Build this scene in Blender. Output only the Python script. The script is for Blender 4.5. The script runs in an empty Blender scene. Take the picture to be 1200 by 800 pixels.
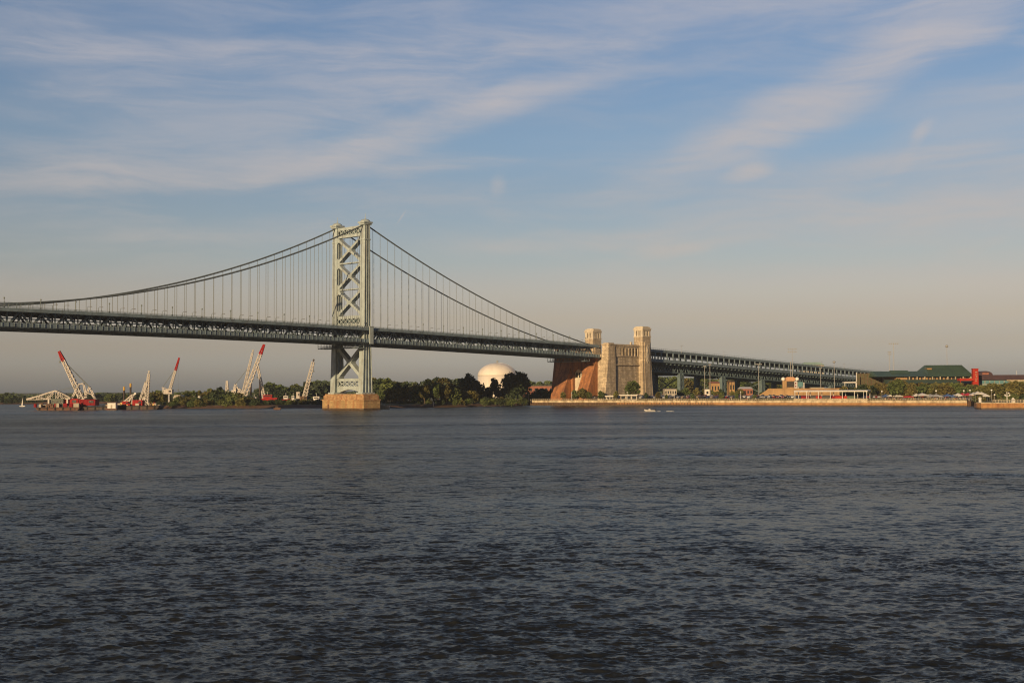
import bpy, math, random
import numpy as np
from math import sin, cos, pi, radians, sqrt, atan2, exp
from mathutils import Matrix, Vector

sc = bpy.context.scene
col = sc.collection
random.seed(7)

# ------------------------------------------------------------------ camera
F, H = 1450.0, 12.0                      # focal length in pixels of a 1200 px wide frame, eye height above the water
roll, pitch = radians(.3), math.atan(56 / 1450)
f0 = Vector((0, cos(pitch), sin(pitch)))
u0 = Vector((0, -sin(pitch), cos(pitch)))
r0 = Vector((1, 0, 0))
cr = cos(roll) * r0 - sin(roll) * u0
cu = cos(roll) * u0 + sin(roll) * r0
cam = bpy.data.cameras.new('camera')
camo = bpy.data.objects.new('camera', cam)
col.objects.link(camo)
m3 = Matrix((cr, cu, -f0)).transposed()
camo.matrix_world = Matrix.Translation((0, 0, H)) @ m3.to_4x4()
cam.sensor_width = 36
cam.lens = F / 1200 * 36
cam.clip_start = .5
cam.clip_end = 30000
sc.camera = camo
sc.cycles.pixel_filter_type = 'BLACKMAN_HARRIS'
sc.cycles.filter_width = 1.15

def at(px, py, Y):
    """world point at depth Y that the photograph shows at px, py"""
    d = f0 + cr * ((px - 600) / F) + cu * ((400 - py) / F)
    k = Y / d.y
    return Vector((d.x * k, Y, H + d.z * k))
def gx(px, Y): return at(px, 460, Y).x
def gz(px, py, Y): return at(px, py, Y).z

# ------------------------------------------------------------------ light
SUN_EL = radians(11.0)
sdir = Vector((-.4318, -.9016, 0)).normalized()
sdir = Vector((sdir.x * cos(SUN_EL), sdir.y * cos(SUN_EL), sin(SUN_EL)))
SKY_STRENGTH = .10
SUN_STRENGTH = 5.0
sl = bpy.data.lights.new('sun', 'SUN')
sl.energy = SUN_STRENGTH
sl.angle = radians(.5)
sl.color = (1, .71, .39)
so = bpy.data.objects.new('sun', sl)
col.objects.link(so)
so.rotation_euler = sdir.to_track_quat('Z', 'Y').to_euler()
sc.view_settings.view_transform = 'Standard'
sc.view_settings.look = 'None'
sc.view_settings.gamma = 1
sc.view_settings.use_curve_mapping = False
sc.view_settings.exposure = 0.0

world = bpy.data.worlds.new('World')
sc.world = world
world.use_nodes = True
nt = world.node_tree
for n in list(nt.nodes): nt.nodes.remove(n)
class G:
    """small helper to write node graphs"""
    def __init__(s, tree): s.t = tree
    def n(s, typ, **kw):
        nd = s.t.nodes.new(typ)
        for k, v in kw.items(): setattr(nd, k, v)
        return nd
    def ln(s, a, b): s.t.links.new(a, b)
    def put(s, sock, v):
        if isinstance(v, bpy.types.NodeSocket): s.ln(v, sock)
        else: sock.default_value = v
    def math(s, op, a, b=0.0, c=0.0, clamp=False):
        nd = s.n('ShaderNodeMath', operation=op, use_clamp=clamp)
        s.put(nd.inputs[0], a); s.put(nd.inputs[1], b); s.put(nd.inputs[2], c)
        return nd.outputs[0]
    def mix(s, f, a, b, blend='MIX'):
        nd = s.n('ShaderNodeMix', data_type='RGBA', blend_type=blend)
        s.put(nd.inputs[0], f)
        for sk, v in ((nd.inputs[6], a), (nd.inputs[7], b)):
            s.put(sk, (*v, 1) if isinstance(v, tuple) and len(v) == 3 else v)
        return nd.outputs[2]
    def noise(s, vec, scale, detail=4, rough=.5, dist=0.0, out=0):
        nd = s.n('ShaderNodeTexNoise')
        if vec is not None: s.ln(vec, nd.inputs['Vector'])
        nd.inputs['Scale'].default_value = scale; nd.inputs['Detail'].default_value = detail
        nd.inputs['Roughness'].default_value = rough; nd.inputs['Distortion'].default_value = dist
        return nd.outputs[out]
    def mapping(s, vec, loc=(0, 0, 0), rot=(0, 0, 0), scale=(1, 1, 1), typ='POINT'):
        nd = s.n('ShaderNodeMapping', vector_type=typ)
        s.ln(vec, nd.inputs[0])
        nd.inputs[1].default_value = loc; nd.inputs[2].default_value = rot; nd.inputs[3].default_value = scale
        return nd.outputs[0]
    def rng(s, v, a, b, c, d, smooth=True):
        nd = s.n('ShaderNodeMapRange', interpolation_type='SMOOTHSTEP' if smooth else 'LINEAR')
        s.put(nd.inputs[0], v)
        for i, x in enumerate((a, b, c, d)): nd.inputs[i + 1].default_value = x
        return nd.outputs[0]
g = G(nt)
sky = g.n('ShaderNodeTexSky', sky_type='NISHITA')
sky.sun_disc = False
sky.sun_elevation = SUN_EL
sky.sun_rotation = atan2(sdir.x, sdir.y)
sky.altitude = 10
sky.air_density = 1.0
sky.dust_density = 1.0
sky.ozone_density = 1.6
tc = g.n('ShaderNodeTexCoord')
sep = g.n('ShaderNodeSeparateXYZ'); g.ln(tc.outputs['Generated'], sep.inputs[0])
az = g.math('ARCTAN2', sep.outputs[0], sep.outputs[1])
el = g.math('ARCSINE', sep.outputs[2])
cmb = g.n('ShaderNodeCombineXYZ'); g.ln(az, cmb.inputs[0]); g.ln(el, cmb.inputs[1])
ang = cmb.outputs[0]                                        # direction as azimuth, elevation in radians
wn = g.noise(ang, 7, 3, .5, out=1)
wv = g.n('ShaderNodeVectorMath', operation='MULTIPLY_ADD')
g.ln(wn, wv.inputs[0]); wv.inputs[1].default_value = (.07, .022, 0); wv.inputs[2].default_value = (0, 0, 0)
wa = g.n('ShaderNodeVectorMath', operation='ADD'); g.ln(wv.outputs[0], wa.inputs[0]); g.ln(ang, wa.inputs[1])
wsub = g.n('ShaderNodeVectorMath', operation='SUBTRACT'); g.ln(wa.outputs[0], wsub.inputs[0]); wsub.inputs[1].default_value = (.035, .011, 0)
wang = wsub.outputs[0]
# fibres of cirrus, drawn out along the wind
fib = g.noise(g.mapping(wang, rot=(0, 0, radians(-13)), scale=(6, 38, 1)), 1.0, 9, .62, .35)
fib2 = g.noise(g.mapping(wang, loc=(3, 1, 0), rot=(0, 0, radians(-20)), scale=(2.2, 9, 1)), 1.0, 5, .55, .4)
fibm = g.math('MULTIPLY', g.rng(fib, .36, .76, 0, 1), g.rng(fib2, .35, .70, .1, 1))
STREAKS = [  # px, py, half length, half width, tilt in degrees, strength
    (1170, 320, 260, 60, 3, .34), (120, 60, 260, 46, 8, .30), (420, 110, 260, 60, 12, .26), (220, 190, 300, 40, 6, .28), (700, 20, 420, 60, 2, .16), (620, 70, 460, 90, 5, .16), (1000, 250, 300, 60, 6, .26), (300, 120, 380, 60, 6, .22), (1000, 90, 330, 80, 24, .30), (1060, 250, 260, 70, 8, .28),
    (190, 78, 230, 20, 3, .80), (60, 25, 120, 40, -25, .30), (490, 66, 120, 22, 8, .62),
    (500, 152, 250, 24, 17, 1.35), (340, 195, 200, 26, 10, .45), (570, 125, 80, 14, 22, .45), (130, 222, 230, 18, 4, .60), (480, 200, 170, 12, 3, .50), (250, 275, 200, 16, 7, .30),
    (950, 135, 280, 40, 22, 1.05), (1110, 45, 190, 46, 30, .95), (860, 175, 110, 22, 14, .42), (1000, 215, 170, 34, 12, .45),
    (866, 214, 36, 11, 12, 1.4), (1082, 178, 24, 8, 35, 1.0), (1045, 212, 30, 10, 40, .35), (582, 220, 18, 12, 60, .6), (815, 292, 75, 11, 6, 1.0), (700, 285, 260, 14, 2, .30),
    (1080, 280, 200, 40, 8, .40), (640, 45, 380, 60, 4, .20), (820, 40, 330, 60, 8, .26), (1150, 160, 120, 90, 30, .38), (150, 130, 200, 30, 12, .30),
]
acc = None
for (px, py, a, b, t, s_) in STREAKS:
    c = ((px - 600) / F, (456 - py) / F, 0)
    q = g.mapping(wang, loc=c, rot=(0, 0, radians(t)), scale=(a / F, b / F, 1), typ='TEXTURE')
    l = g.n('ShaderNodeVectorMath', operation='LENGTH'); g.ln(q, l.inputs[0])
    k = g.rng(l.outputs['Value'], 0, 1.25, s_, 0)
    acc = k if acc is None else g.math('ADD', acc, k)
fine = g.rng(fib, .30, .72, .34, 1.32)
acc = g.math('MULTIPLY', acc, fine)
veil = g.math('MULTIPLY', fibm, g.rng(el, .03, .12, 0, .45))
# the short contrail above the bridge tower
q = g.mapping(ang, loc=((471 - 600) / F, (456 - 255) / F, 0), rot=(0, 0, radians(56)), scale=(13 / F, 1.8 / F, 1), typ='TEXTURE')
l = g.n('ShaderNodeVectorMath', operation='LENGTH'); g.ln(q, l.inputs[0])
trail = g.rng(l.outputs['Value'], 0, 1, .55, 0)
cl = g.math('ADD', g.math('ADD', acc, veil), trail)
cl = g.math('SUBTRACT', 1.0, g.math('EXPONENT', g.math('MULTIPLY', cl, -1.25)))   # thick cloud closes up softly
cl = g.math('MULTIPLY', cl, g.rng(fib, .25, .75, .74, 1.06), clamp=True)
warmth = g.rng(el, .02, .30, 0, 1)
CLOUD_LOW, CLOUD_HIGH = (5.7, 4.85, 4.1), (5.1, 4.85, 5.1)
ccol = g.mix(warmth, CLOUD_LOW, CLOUD_HIGH)
skc = sky.outputs[0]
# colour of the hazy evening air by height above the horizon
TINT = [(0.0, (0.901, 0.934, 1.399)), (0.018, (0.941, 0.932, 1.353)), (0.039, (0.952, 0.818, 1.029)), (0.059, (1.045, 0.806, 0.878)), (0.08, (1.109, 0.847, 0.88)), (0.108, (1.021, 0.853, 0.885)), (0.149, (0.93, 0.84, 0.91)), (0.204, (0.92, 0.9, 1.0)), (0.259, (0.82, 0.88, 1.04)), (0.308, (0.89, 0.92, 1.08)), (0.5, (0.89, 0.948, 1.134))]
rp = g.n('ShaderNodeValToRGB'); cr_ = rp.color_ramp; cr_.interpolation = 'EASE'
while len(cr_.elements) < len(TINT): cr_.elements.new(.5)
for e, (x, c) in zip(cr_.elements, TINT): e.position = x / .5; e.color = (*[v / 2.5 for v in c], 1)
g.ln(g.math('MULTIPLY', el, 2.0, clamp=True), rp.inputs[0])
vs_ = g.n('ShaderNodeVectorMath', operation='SCALE'); g.ln(rp.outputs[0], vs_.inputs[0]); vs_.inputs['Scale'].default_value = 2.5
skc = g.mix(1.0, skc, vs_.outputs[0], 'MULTIPLY')
# added dimming of the unseen sky behind the viewer, to deepen the shadows
rear_sky_dim = g.rng(sep.outputs[1], -.55, .25, .28, 1.0)
mixc = g.mix(g.math('MULTIPLY', cl, .88), skc, ccol)
mixc = g.mix(1.0, mixc, rear_sky_dim, 'MULTIPLY')
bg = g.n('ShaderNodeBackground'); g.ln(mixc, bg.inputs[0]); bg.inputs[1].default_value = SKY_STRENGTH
wo = g.n('ShaderNodeOutputWorld'); g.ln(bg.outputs[0], wo.inputs[0])

# ------------------------------------------------------------------ helpers
class MB:
    """collects shapes; build() links them as ONE mesh object"""
    def __init__(s): s.v, s.f, s.mi, s.cur = [], [], [], 0
    def add(s, vs, fs):
        o = len(s.v); s.v += [tuple(p) for p in vs]
        for q in fs: s.f.append(tuple(i + o for i in q)); s.mi.append(s.cur)
        return s
    def hexa(s, p):      # 8 points: bottom ring 0-3 counter-clockwise, top ring 4-7
        return s.add(p, [(3, 2, 1, 0), (4, 5, 6, 7), (0, 1, 5, 4), (1, 2, 6, 5), (2, 3, 7, 6), (3, 0, 4, 7)])
    def box(s, x0, x1, y0, y1, z0, z1):
        return s.hexa([(x0, y0, z0), (x1, y0, z0), (x1, y1, z0), (x0, y1, z0), (x0, y0, z1), (x1, y0, z1), (x1, y1, z1), (x0, y1, z1)])
    def taper(s, a, z0, b, z1):  # a, b = (x0,x1,y0,y1)
        return s.hexa([(a[0], a[2], z0), (a[1], a[2], z0), (a[1], a[3], z0), (a[0], a[3], z0), (b[0], b[2], z1), (b[1], b[2], z1), (b[1], b[3], z1), (b[0], b[3], z1)])
    def bar(s, p, q, w, h=None, up=(0, 0, 1)):
        p, q = Vector(p), Vector(q); h = h or w
        d = (q - p).normalized(); u = Vector(up)
        if abs(d.dot(u)) > .98: u = Vector((1, 0, 0))
        sd = d.cross(u).normalized(); u = sd.cross(d)
        a, b = sd * w / 2, u * h / 2
        return s.hexa([p - a - b, p + a - b, p + a + b, p - a + b, q - a - b, q + a - b, q + a + b, q - a + b])
    def tube(s, pts, r, n=6, cap=True):
        pts = [Vector(p) for p in pts]; rr = r if isinstance(r, (list, tuple)) else [r] * len(pts)
        vs, fs = [], []
        for i, p in enumerate(pts):
            d = (pts[min(i + 1, len(pts) - 1)] - pts[max(i - 1, 0)]).normalized()
            u = Vector((0, 0, 1)) if abs(d.z) < .95 else Vector((1, 0, 0))
            a = d.cross(u).normalized(); b = a.cross(d)
            for k in range(n):
                t = 2 * pi * k / n; vs.append(p + a * cos(t) * rr[i] + b * sin(t) * rr[i])
        for i in range(len(pts) - 1):
            for k in range(n):
                k2 = (k + 1) % n; fs.append((i * n + k, i * n + k2, (i + 1) * n + k2, (i + 1) * n + k))
        if cap:
            fs.append(tuple(range(n - 1, -1, -1))); fs.append(tuple((len(pts) - 1) * n + k for k in range(n)))
        return s.add(vs, fs)
    def lathe(s, prof, c=(0, 0, 0), n=24):   # prof = [(radius, z)]
        vs, fs = [], []
        for r, z in prof:
            for k in range(n): vs.append((c[0] + r * cos(2 * pi * k / n), c[1] + r * sin(2 * pi * k / n), c[2] + z))
        for i in range(len(prof) - 1):
            for k in range(n):
                k2 = (k + 1) % n; fs.append((i * n + k, i * n + k2, (i + 1) * n + k2, (i + 1) * n + k))
        fs.append(tuple(range(n - 1, -1, -1))); fs.append(tuple((len(prof) - 1) * n + k for k in range(n)))
        return s.add(vs, fs)
    def prism(s, poly, z0, z1, axes=None, org=(0, 0, 0)):   # poly in 2d, extruded along the third axis
        ax = axes or ((1, 0, 0), (0, 1, 0), (0, 0, 1)); A, B, C = (Vector(a) for a in ax); o = Vector(org); n = len(poly)
        vs = [o + A * p[0] + B * p[1] + C * z for z in (z0, z1) for p in poly]
        return s.add(vs, [tuple(range(n - 1, -1, -1)), tuple(range(n, 2 * n))] + [(k, (k + 1) % n, (k + 1) % n + n, k + n) for k in range(n)])
    def lattice(s, p, q, w0, w1, n, r, side=(1, 0, 0)):
        """four-chord lattice boom from p (width w0) to q (width w1)"""
        p, q = Vector(p), Vector(q); d = (q - p).normalized(); a = Vector(side); a = (a - d * a.dot(d)).normalized(); b = d.cross(a)
        def c(i, k):
            t = i / n; w = (w0 + (w1 - w0) * t) / 2; sx, sy = ((-1, -1), (1, -1), (1, 1), (-1, 1))[k % 4]
            return p + (q - p) * t + a * w * sx + b * w * sy
        for k in range(4): s.bar(c(0, k), c(n, k), r * 1.5)
        for i in range(n):
            for k in range(4):
                s.bar(c(i, k), c(i + 1, k + 1) if (i + k) % 2 else c(i + 1, k + 1), r)
                s.bar(c(i, k), c(i, k + 1), r)
        return s
    def build(s, name, mats, parent=None, smooth=False):
        me = bpy.data.meshes.new(name)
        me.from_pydata(s.v, [], s.f)
        for m in (mats if isinstance(mats, (list, tuple)) else [mats]): me.materials.append(m)
        if any(s.mi): me.polygons.foreach_set('material_index', s.mi)
        if smooth: me.polygons.foreach_set('use_smooth', [True] * len(me.polygons))
        me.update()
        o = bpy.data.objects.new(name, me); col.objects.link(o)
        if parent: o.parent = parent
        return o

def tag(o, label=None, cat=None, group=None, kind=None):
    if label: o['label'] = label
    if cat: o['category'] = cat
    if group: o['group'] = group
    if kind: o['kind'] = kind
    return o
def empty(name, loc=(0, 0, 0), rz=0.0):
    o = bpy.data.objects.new(name, None); col.objects.link(o)
    o.location = loc; o.rotation_euler = (0, 0, rz); o.empty_display_size = 2
    return o
def copy_tree(o, parent=None):
    c = o.copy(); col.objects.link(c)
    if parent: c.parent = parent
    for ch in list(o.children): copy_tree(ch, c)
    return c

# ------------------------------------------------------------------ materials
def mat(name, base, rough=.7, var=.18, scale=.4, metal=0.0, streak=None, spec=.5, bump=0.0, stretch=(1, 1, 1), objrand=0.0):
    m = bpy.data.materials.new(name); m.use_nodes = True
    t = G(m.node_tree); b = m.node_tree.nodes['Principled BSDF']
    c = t.n('ShaderNodeTexCoord').outputs['Object']
    nz = t.noise(t.mapping(c, scale=stretch), scale, 6, .6)
    lo = tuple(x * (1 - var) for x in base); hi = tuple(min(1, x * (1 + var)) for x in base)
    cc = t.mix(t.rng(nz, .3, .7, 0, 1), lo, hi)
    if streak:
        scol, amt, sc_ = streak
        n2 = t.noise(t.mapping(c, loc=(7, 3, 1), scale=(1, 1, .12)), sc_, 5, .65)
        cc = t.mix(t.math('MULTIPLY', t.rng(n2, .45, .68, 0, 1), amt), cc, scol)
    if objrand:
        oi = t.n('ShaderNodeObjectInfo').outputs['Random']
        hs = t.n('ShaderNodeHueSaturation'); t.ln(cc, hs.inputs['Color'])
        t.ln(t.rng(oi, 0, 1, 1 - objrand, 1 + objrand, False), hs.inputs['Value'])
        t.ln(t.rng(t.math('FRACT', t.math('MULTIPLY', oi, 7.31)), 0, 1, .5 - objrand * .06, .5 + objrand * .05, False), hs.inputs['Hue'])
        cc = hs.outputs[0]
    t.ln(cc, b.inputs['Base Color'])
    b.inputs['Roughness'].default_value = rough; b.inputs['Metallic'].default_value = metal
    b.inputs['Specular IOR Level'].default_value = spec
    if bump:
        bn = t.n('ShaderNodeBump'); bn.inputs['Distance'].default_value = bump; t.ln(nz, bn.inputs['Height']); t.ln(bn.outputs[0], b.inputs['Normal'])
    return m
def stone(name, base, mortar, bw, bh, streak=None, var=.2, rough=.85):
    m = bpy.data.materials.new(name); m.use_nodes = True
    t = G(m.node_tree); b = m.node_tree.nodes['Principled BSDF']
    c = t.n('ShaderNodeTexCoord').outputs['Object']
    sp = t.n('ShaderNodeSeparateXYZ'); t.ln(c, sp.inputs[0])
    cb = t.n('ShaderNodeCombineXYZ'); t.ln(t.math('ADD', sp.outputs[0], sp.outputs[1]), cb.inputs[0]); t.ln(sp.outputs[2], cb.inputs[1])
    br = t.n('ShaderNodeTexBrick'); t.ln(cb.outputs[0], br.inputs['Vector'])
    br.inputs['Scale'].default_value = 1; br.inputs['Brick Width'].default_value = bw; br.inputs['Row Height'].default_value = bh
    br.inputs['Mortar Size'].default_value = .05 * bh / .8
    br.inputs['Color1'].default_value = (*[x * (1 - var) for x in base], 1); br.inputs['Color2'].default_value = (*[x * (1 + var) for x in base], 1)
    br.inputs['Mortar'].default_value = (*mortar, 1)
    cc = br.outputs[0]
    nz = t.noise(t.mapping(c, scale=(1, 1, .35)), .22, 6, .6)
    cc = t.mix(t.rng(nz, .3, .70, 0, .6), cc, tuple(x * .5 for x in base))
    if streak:
        scol, amt, sc_ = streak
        n2 = t.noise(t.mapping(c, loc=(7, 3, 1), scale=(1, 1, .10)), sc_, 5, .65)
        cc = t.mix(t.math('MULTIPLY', t.rng(n2, .42, .66, 0, 1), amt), cc, scol)
    t.ln(cc, b.inputs['Base Color']); b.inputs['Roughness'].default_value = rough
    return m
M = {}
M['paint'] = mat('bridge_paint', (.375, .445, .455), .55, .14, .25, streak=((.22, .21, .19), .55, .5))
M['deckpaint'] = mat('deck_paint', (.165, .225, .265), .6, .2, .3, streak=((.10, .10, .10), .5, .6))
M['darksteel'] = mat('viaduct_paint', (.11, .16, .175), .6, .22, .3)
M['cable'] = mat('cable_paint', (.10, .12, .125), .6, .1, 1)
M['road'] = mat('roadway_slab', (.10, .10, .10), .9)
M['granite'] = stone('granite', (.60, .495, .355), (.22, .18, .13), 2.6, 1.15, var=.28, streak=((.22, .165, .11), .65, .35))
M['granite_plain'] = mat('granite_trim', (.56, .49, .38), .8, .16, .5)
M['rustbrick'] = stone('stained_masonry', (.46, .195, .075), (.2, .08, .04), 1.8, .8, streak=((.13, .06, .035), .75, .3))
M['pier'] = stone('pier_masonry', (.48, .33, .155), (.2, .13, .08), 2.6, 1.2, streak=((.30, .12, .045), .75, .45))
M['pierband'] = mat('pier_upper_course', (.38, .24, .12), .85, .3, .5, streak=((.26, .09, .035), .8, .6))
M['darkglass'] = mat('dark_glass', (.03, .035, .04), .15)
M['void'] = mat('shaded_opening', (.03, .028, .025), .9)
M['tank'] = mat('tank_paint', (.78, .72, .64), .5, .05, .08, streak=((.60, .52, .43), .3, .25))
M['white'] = mat('white_paint', (.62, .60, .57), .5, .08, .5)
M['cranewhite'] = mat('crane_white', (.46, .43, .40), .5, .14, .6, streak=((.4, .28, .18), .35, .8))
M['red'] = mat('red_paint', (.32, .014, .014), .6, .15, .5, spec=.12)
M['darkred'] = mat('faded_red', (.22, .012, .016), .7, .2, .6, spec=.12)
M['hull'] = mat('hull_black', (.035, .03, .03), .7, .3, .5, streak=((.16, .06, .03), .6, .5))
M['rusthull'] = mat('hull_rust', (.10, .055, .04), .8, .35, .4, streak=((.2, .07, .03), .7, .6))
M['brown'] = mat('brown_steel', (.14, .085, .05), .8, .3, .6)
M['yellow'] = mat('yellow_paint', (.55, .33, .06), .5, .2, .7)
M['timber'] = mat('wet_timber', (.085, .045, .025), .85, .35, .8)
M['wallorange'] = mat('quay_face', (.36, .185, .07), .85, .22, .5, streak=((.20, .075, .03), .75, .5))
M['cream'] = mat('coping_cream', (.50, .42, .29), .85, .3, .35, streak=((.20, .14, .08), .7, .45))
M['ochre'] = mat('ochre_wall', (.40, .25, .115), .85, .2, .12, streak=((.24, .15, .08), .5, .3))
M['rail'] = mat('railing_cream', (.45, .39, .30), .7, .1, 1)
M['greenroof'] = mat('green_roof', (.058, .098, .052), .55, .15, .15, stretch=(1, 1, 1))
M['greendark'] = mat('green_skirt_roof', (.055, .085, .048), .6, .15, .2)
M['sign_red'] = mat('red_tower', (.38, .035, .02), .7, .15, .4, spec=.15)
M['maroon'] = mat('maroon_roof', (.055, .03, .04), .7, .2, .3)
M['tealwall'] = mat('grey_green_wall', (.22, .26, .24), .7, .12, .3)
M['net'] = mat('net_green', (.095, .085, .045), .9, .15, .5)
M['brickred'] = mat('brick_red', (.30, .12, .08), .85, .2, .6)
M['concrete'] = mat('concrete', (.42, .38, .32), .9, .18, .4, streak=((.25, .2, .15), .4, .5))
M['polegrey'] = mat('pole_grey', (.30, .30, .30), .5, .08, 1)
M['lampgrey'] = mat('bridge_lamp_paint', (.16, .19, .19), .6, .1, 1)
M['teal'] = mat('teal_panel', (.10, .23, .26), .5, .08, 1)
M['mint'] = mat('mint_roof', (.40, .55, .42), .6, .1, .2)
M['screen'] = mat('dark_screen', (.06, .05, .04), .3, .1, 1)
M['globe'] = mat('white_globe', (.80, .78, .72), .3, .04, 1)
M['trunk'] = mat('bark', (.09, .065, .045), .9, .3, 2)
M['rubber'] = mat('rubber', (.02, .02, .02), .9)
M['skin'] = mat('skin', (.45, .28, .2), .6)
def leafmat(name, base):
    return mat(name, base, .75, .42, .35, objrand=.28, spec=.25)
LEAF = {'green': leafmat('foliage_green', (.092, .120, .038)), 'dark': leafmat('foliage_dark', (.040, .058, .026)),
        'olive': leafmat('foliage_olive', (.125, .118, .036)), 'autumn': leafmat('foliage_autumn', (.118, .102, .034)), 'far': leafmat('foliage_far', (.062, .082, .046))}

# ------------------------------------------------------------------ river
def river():
    rng = np.random.default_rng(3)
    rows, d = [-400.0, -60.0, 0.0, 10.0], 18.0
    while d < 1250:
        rows.append(d); d += min(1.1, max(.075, .36 * d * d / (F / 1200 * 1024 * H)))
    rows = np.array(rows)
    a = np.linspace(-.60, .60, 1500)
    # dense waves where the view falls, coarser water out to both sides
    side = np.concatenate([np.cumsum(np.linspace(.4, 3.0, 90)), [190, 260, 420, 900, 2500, 6000]])
    X = np.maximum(rows, 18)[:, None] * a[None, :]
    X = np.concatenate([X[:, :1] - side[::-1][None, :], X, X[:, -1:] + side[None, :]], 1); Y = np.repeat(rows[:, None], X.shape[1], 1)
    Z = np.zeros_like(X); DX = np.zeros_like(X); DY = np.zeros_like(X)
    cell = np.maximum(np.gradient(rows)[:, None], np.gradient(X, axis=1))
    gust = .75 + .25 * np.sin(X / 61 + 1.3 * np.sin(Y / 83)) * np.sin(Y / 47 + X / 140 + 1)
    for i in range(110):
        lam = .26 * (2.0 / .26) ** rng.random()
        th = radians(96) + rng.normal() * .6
        k = 2 * pi / lam; kx, ky = k * cos(th), k * sin(th)
        amp = .0049 * lam * min(1.0, 1.25 / lam ** .5) * (.5 + rng.random())
        fade = np.clip((lam / cell - 1.6) / 2, 0, 1) * amp
        ph = kx * X + ky * Y + rng.random() * 2 * pi
        s, c = np.sin(ph), np.cos(ph)
        Z += fade * s; DX += fade * .8 * c * cos(th); DY += fade * .8 * c * sin(th)
    Z *= gust
    # old boat wakes crossing the river
    for (yc, x0, x1, tilt, lam, amp) in ((222, 2, 62, .03, 3.4, .20), (300, -10, 120, -.02, 4.2, .16), (165, 30, 78, .06, 2.8, .16), (420, -150, 60, .02, 5.0, .18), (138, -60, -20, -.05, 2.6, .13)):
        d_ = Y - yc - tilt * X
        env = np.exp(-(d_ / (lam * 1.3)) ** 2) / (1 + np.exp(-(X - x0) / 5)) / (1 + np.exp((X - x1) / 5))
        Z += amp * env * np.cos(2 * pi * d_ / lam) * (.7 + .3 * np.sin(X / 3.1) * np.sin(X / 7.7))
    far = np.array([1600, 2500, 5000, 12000.])
    P = np.stack([X + DX, Y + DY, Z], -1).reshape(-1, 3)
    nr, nc = X.shape
    i = np.arange(nr - 1)[:, None] * nc + np.arange(nc - 1)[None, :]
    Q = np.stack([i, i + 1, i + 1 + nc, i + nc], -1).reshape(-1, 4)
    me = bpy.data.meshes.new('river')
    me.vertices.add(len(P)); me.vertices.foreach_set('co', P.astype(np.float32).ravel())
    me.loops.add(Q.size); me.loops.foreach_set('vertex_index', Q.astype(np.int32).ravel())
    me.polygons.add(len(Q)); me.polygons.foreach_set('loop_start', np.arange(0, Q.size, 4, dtype=np.int32))
    me.polygons.foreach_set('loop_total', np.full(len(Q), 4, dtype=np.int32))
    me.polygons.foreach_set('use_smooth', np.ones(len(Q), dtype=bool))
    me.update()
    m = bpy.data.materials.new('river_water'); m.use_nodes = True
    t = G(m.node_tree); b = m.node_tree.nodes['Principled BSDF']
    c = t.n('ShaderNodeTexCoord').outputs['Object']
    big = t.noise(t.mapping(c, scale=(.25, 1, 1)), .022, 4, .6)
    bc = t.mix(t.rng(big, .35, .65, 0, 1), (.016, .018, .0185), (.021, .0225, .022))
    # slopes of the small ripples, straight from the noise
    def slope(scale, k, det):
        n = t.noise(t.mapping(c, rot=(0, 0, radians(10)), scale=(.55, 1, 1)), scale, det, .6, .2, out=1)
        v = t.n('ShaderNodeVectorMath', operation='SUBTRACT'); t.ln(n, v.inputs[0]); v.inputs[1].default_value = (.5, .5, .5)
        w = t.n('ShaderNodeVectorMath', operation='MULTIPLY'); t.ln(v.outputs[0], w.inputs[0]); w.inputs[1].default_value = (k * .7, k, 0)
        return w.outputs[0]
    s1, s2 = slope(.75, 1.9, 4), slope(5.0, 1.6, 3)
    s3 = slope(.15, .62, 3)
    a0 = t.n('ShaderNodeVectorMath', operation='ADD'); t.ln(s1, a0.inputs[0]); t.ln(s3, a0.inputs[1])
    ad = t.n('ShaderNodeVectorMath', operation='ADD'); t.ln(a0.outputs[0], ad.inputs[0]); t.ln(s2, ad.inputs[1])
    gm = t.rng(t.noise(t.mapping(c, loc=(50, 9, 0), rot=(0, 0, radians(-8)), scale=(.22, 1, 1)), .03, 3, .6), .35, .68, .4, 1.3)
    sc2 = t.n('ShaderNodeVectorMath', operation='SCALE'); t.ln(ad.outputs[0], sc2.inputs[0]); t.ln(gm, sc2.inputs['Scale'])
    geo = t.n('ShaderNodeNewGeometry').outputs['Normal']
    nn = t.n('ShaderNodeVectorMath', operation='ADD'); t.ln(sc2.outputs[0], nn.inputs[0]); t.ln(geo, nn.inputs[1])
    nm = t.n('ShaderNodeVectorMath', operation='NORMALIZE'); t.ln(nn.outputs[0], nm.inputs[0])
    # rough river water: dark body under a sky reflection that chop cuts down
    m.node_tree.nodes.remove(b)
    df = t.n('ShaderNodeBsdfDiffuse'); t.ln(bc, df.inputs[0])
    gl = t.n('ShaderNodeBsdfGlossy'); gl.inputs['Color'].default_value = (.98, .925, .82, 1); gl.inputs['Roughness'].default_value = .24; t.ln(nm.outputs[0], gl.inputs['Normal'])
    fr = t.n('ShaderNodeFresnel'); fr.inputs['IOR'].default_value = 1.333; t.ln(nm.outputs[0], fr.inputs['Normal'])
    mx = t.n('ShaderNodeMixShader'); t.ln(t.math('MINIMUM', t.math('MULTIPLY', fr.outputs[0], .65), .40), mx.inputs[0]); t.ln(df.outputs[0], mx.inputs[1]); t.ln(gl.outputs[0], mx.inputs[2])
    out = [n for n in m.node_tree.nodes if n.type == 'OUTPUT_MATERIAL'][0]; t.ln(mx.outputs[0], out.inputs[0])
    me.materials.append(m)
    o = bpy.data.objects.new('river', me); col.objects.link(o)
    tag(o, kind='structure')
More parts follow.
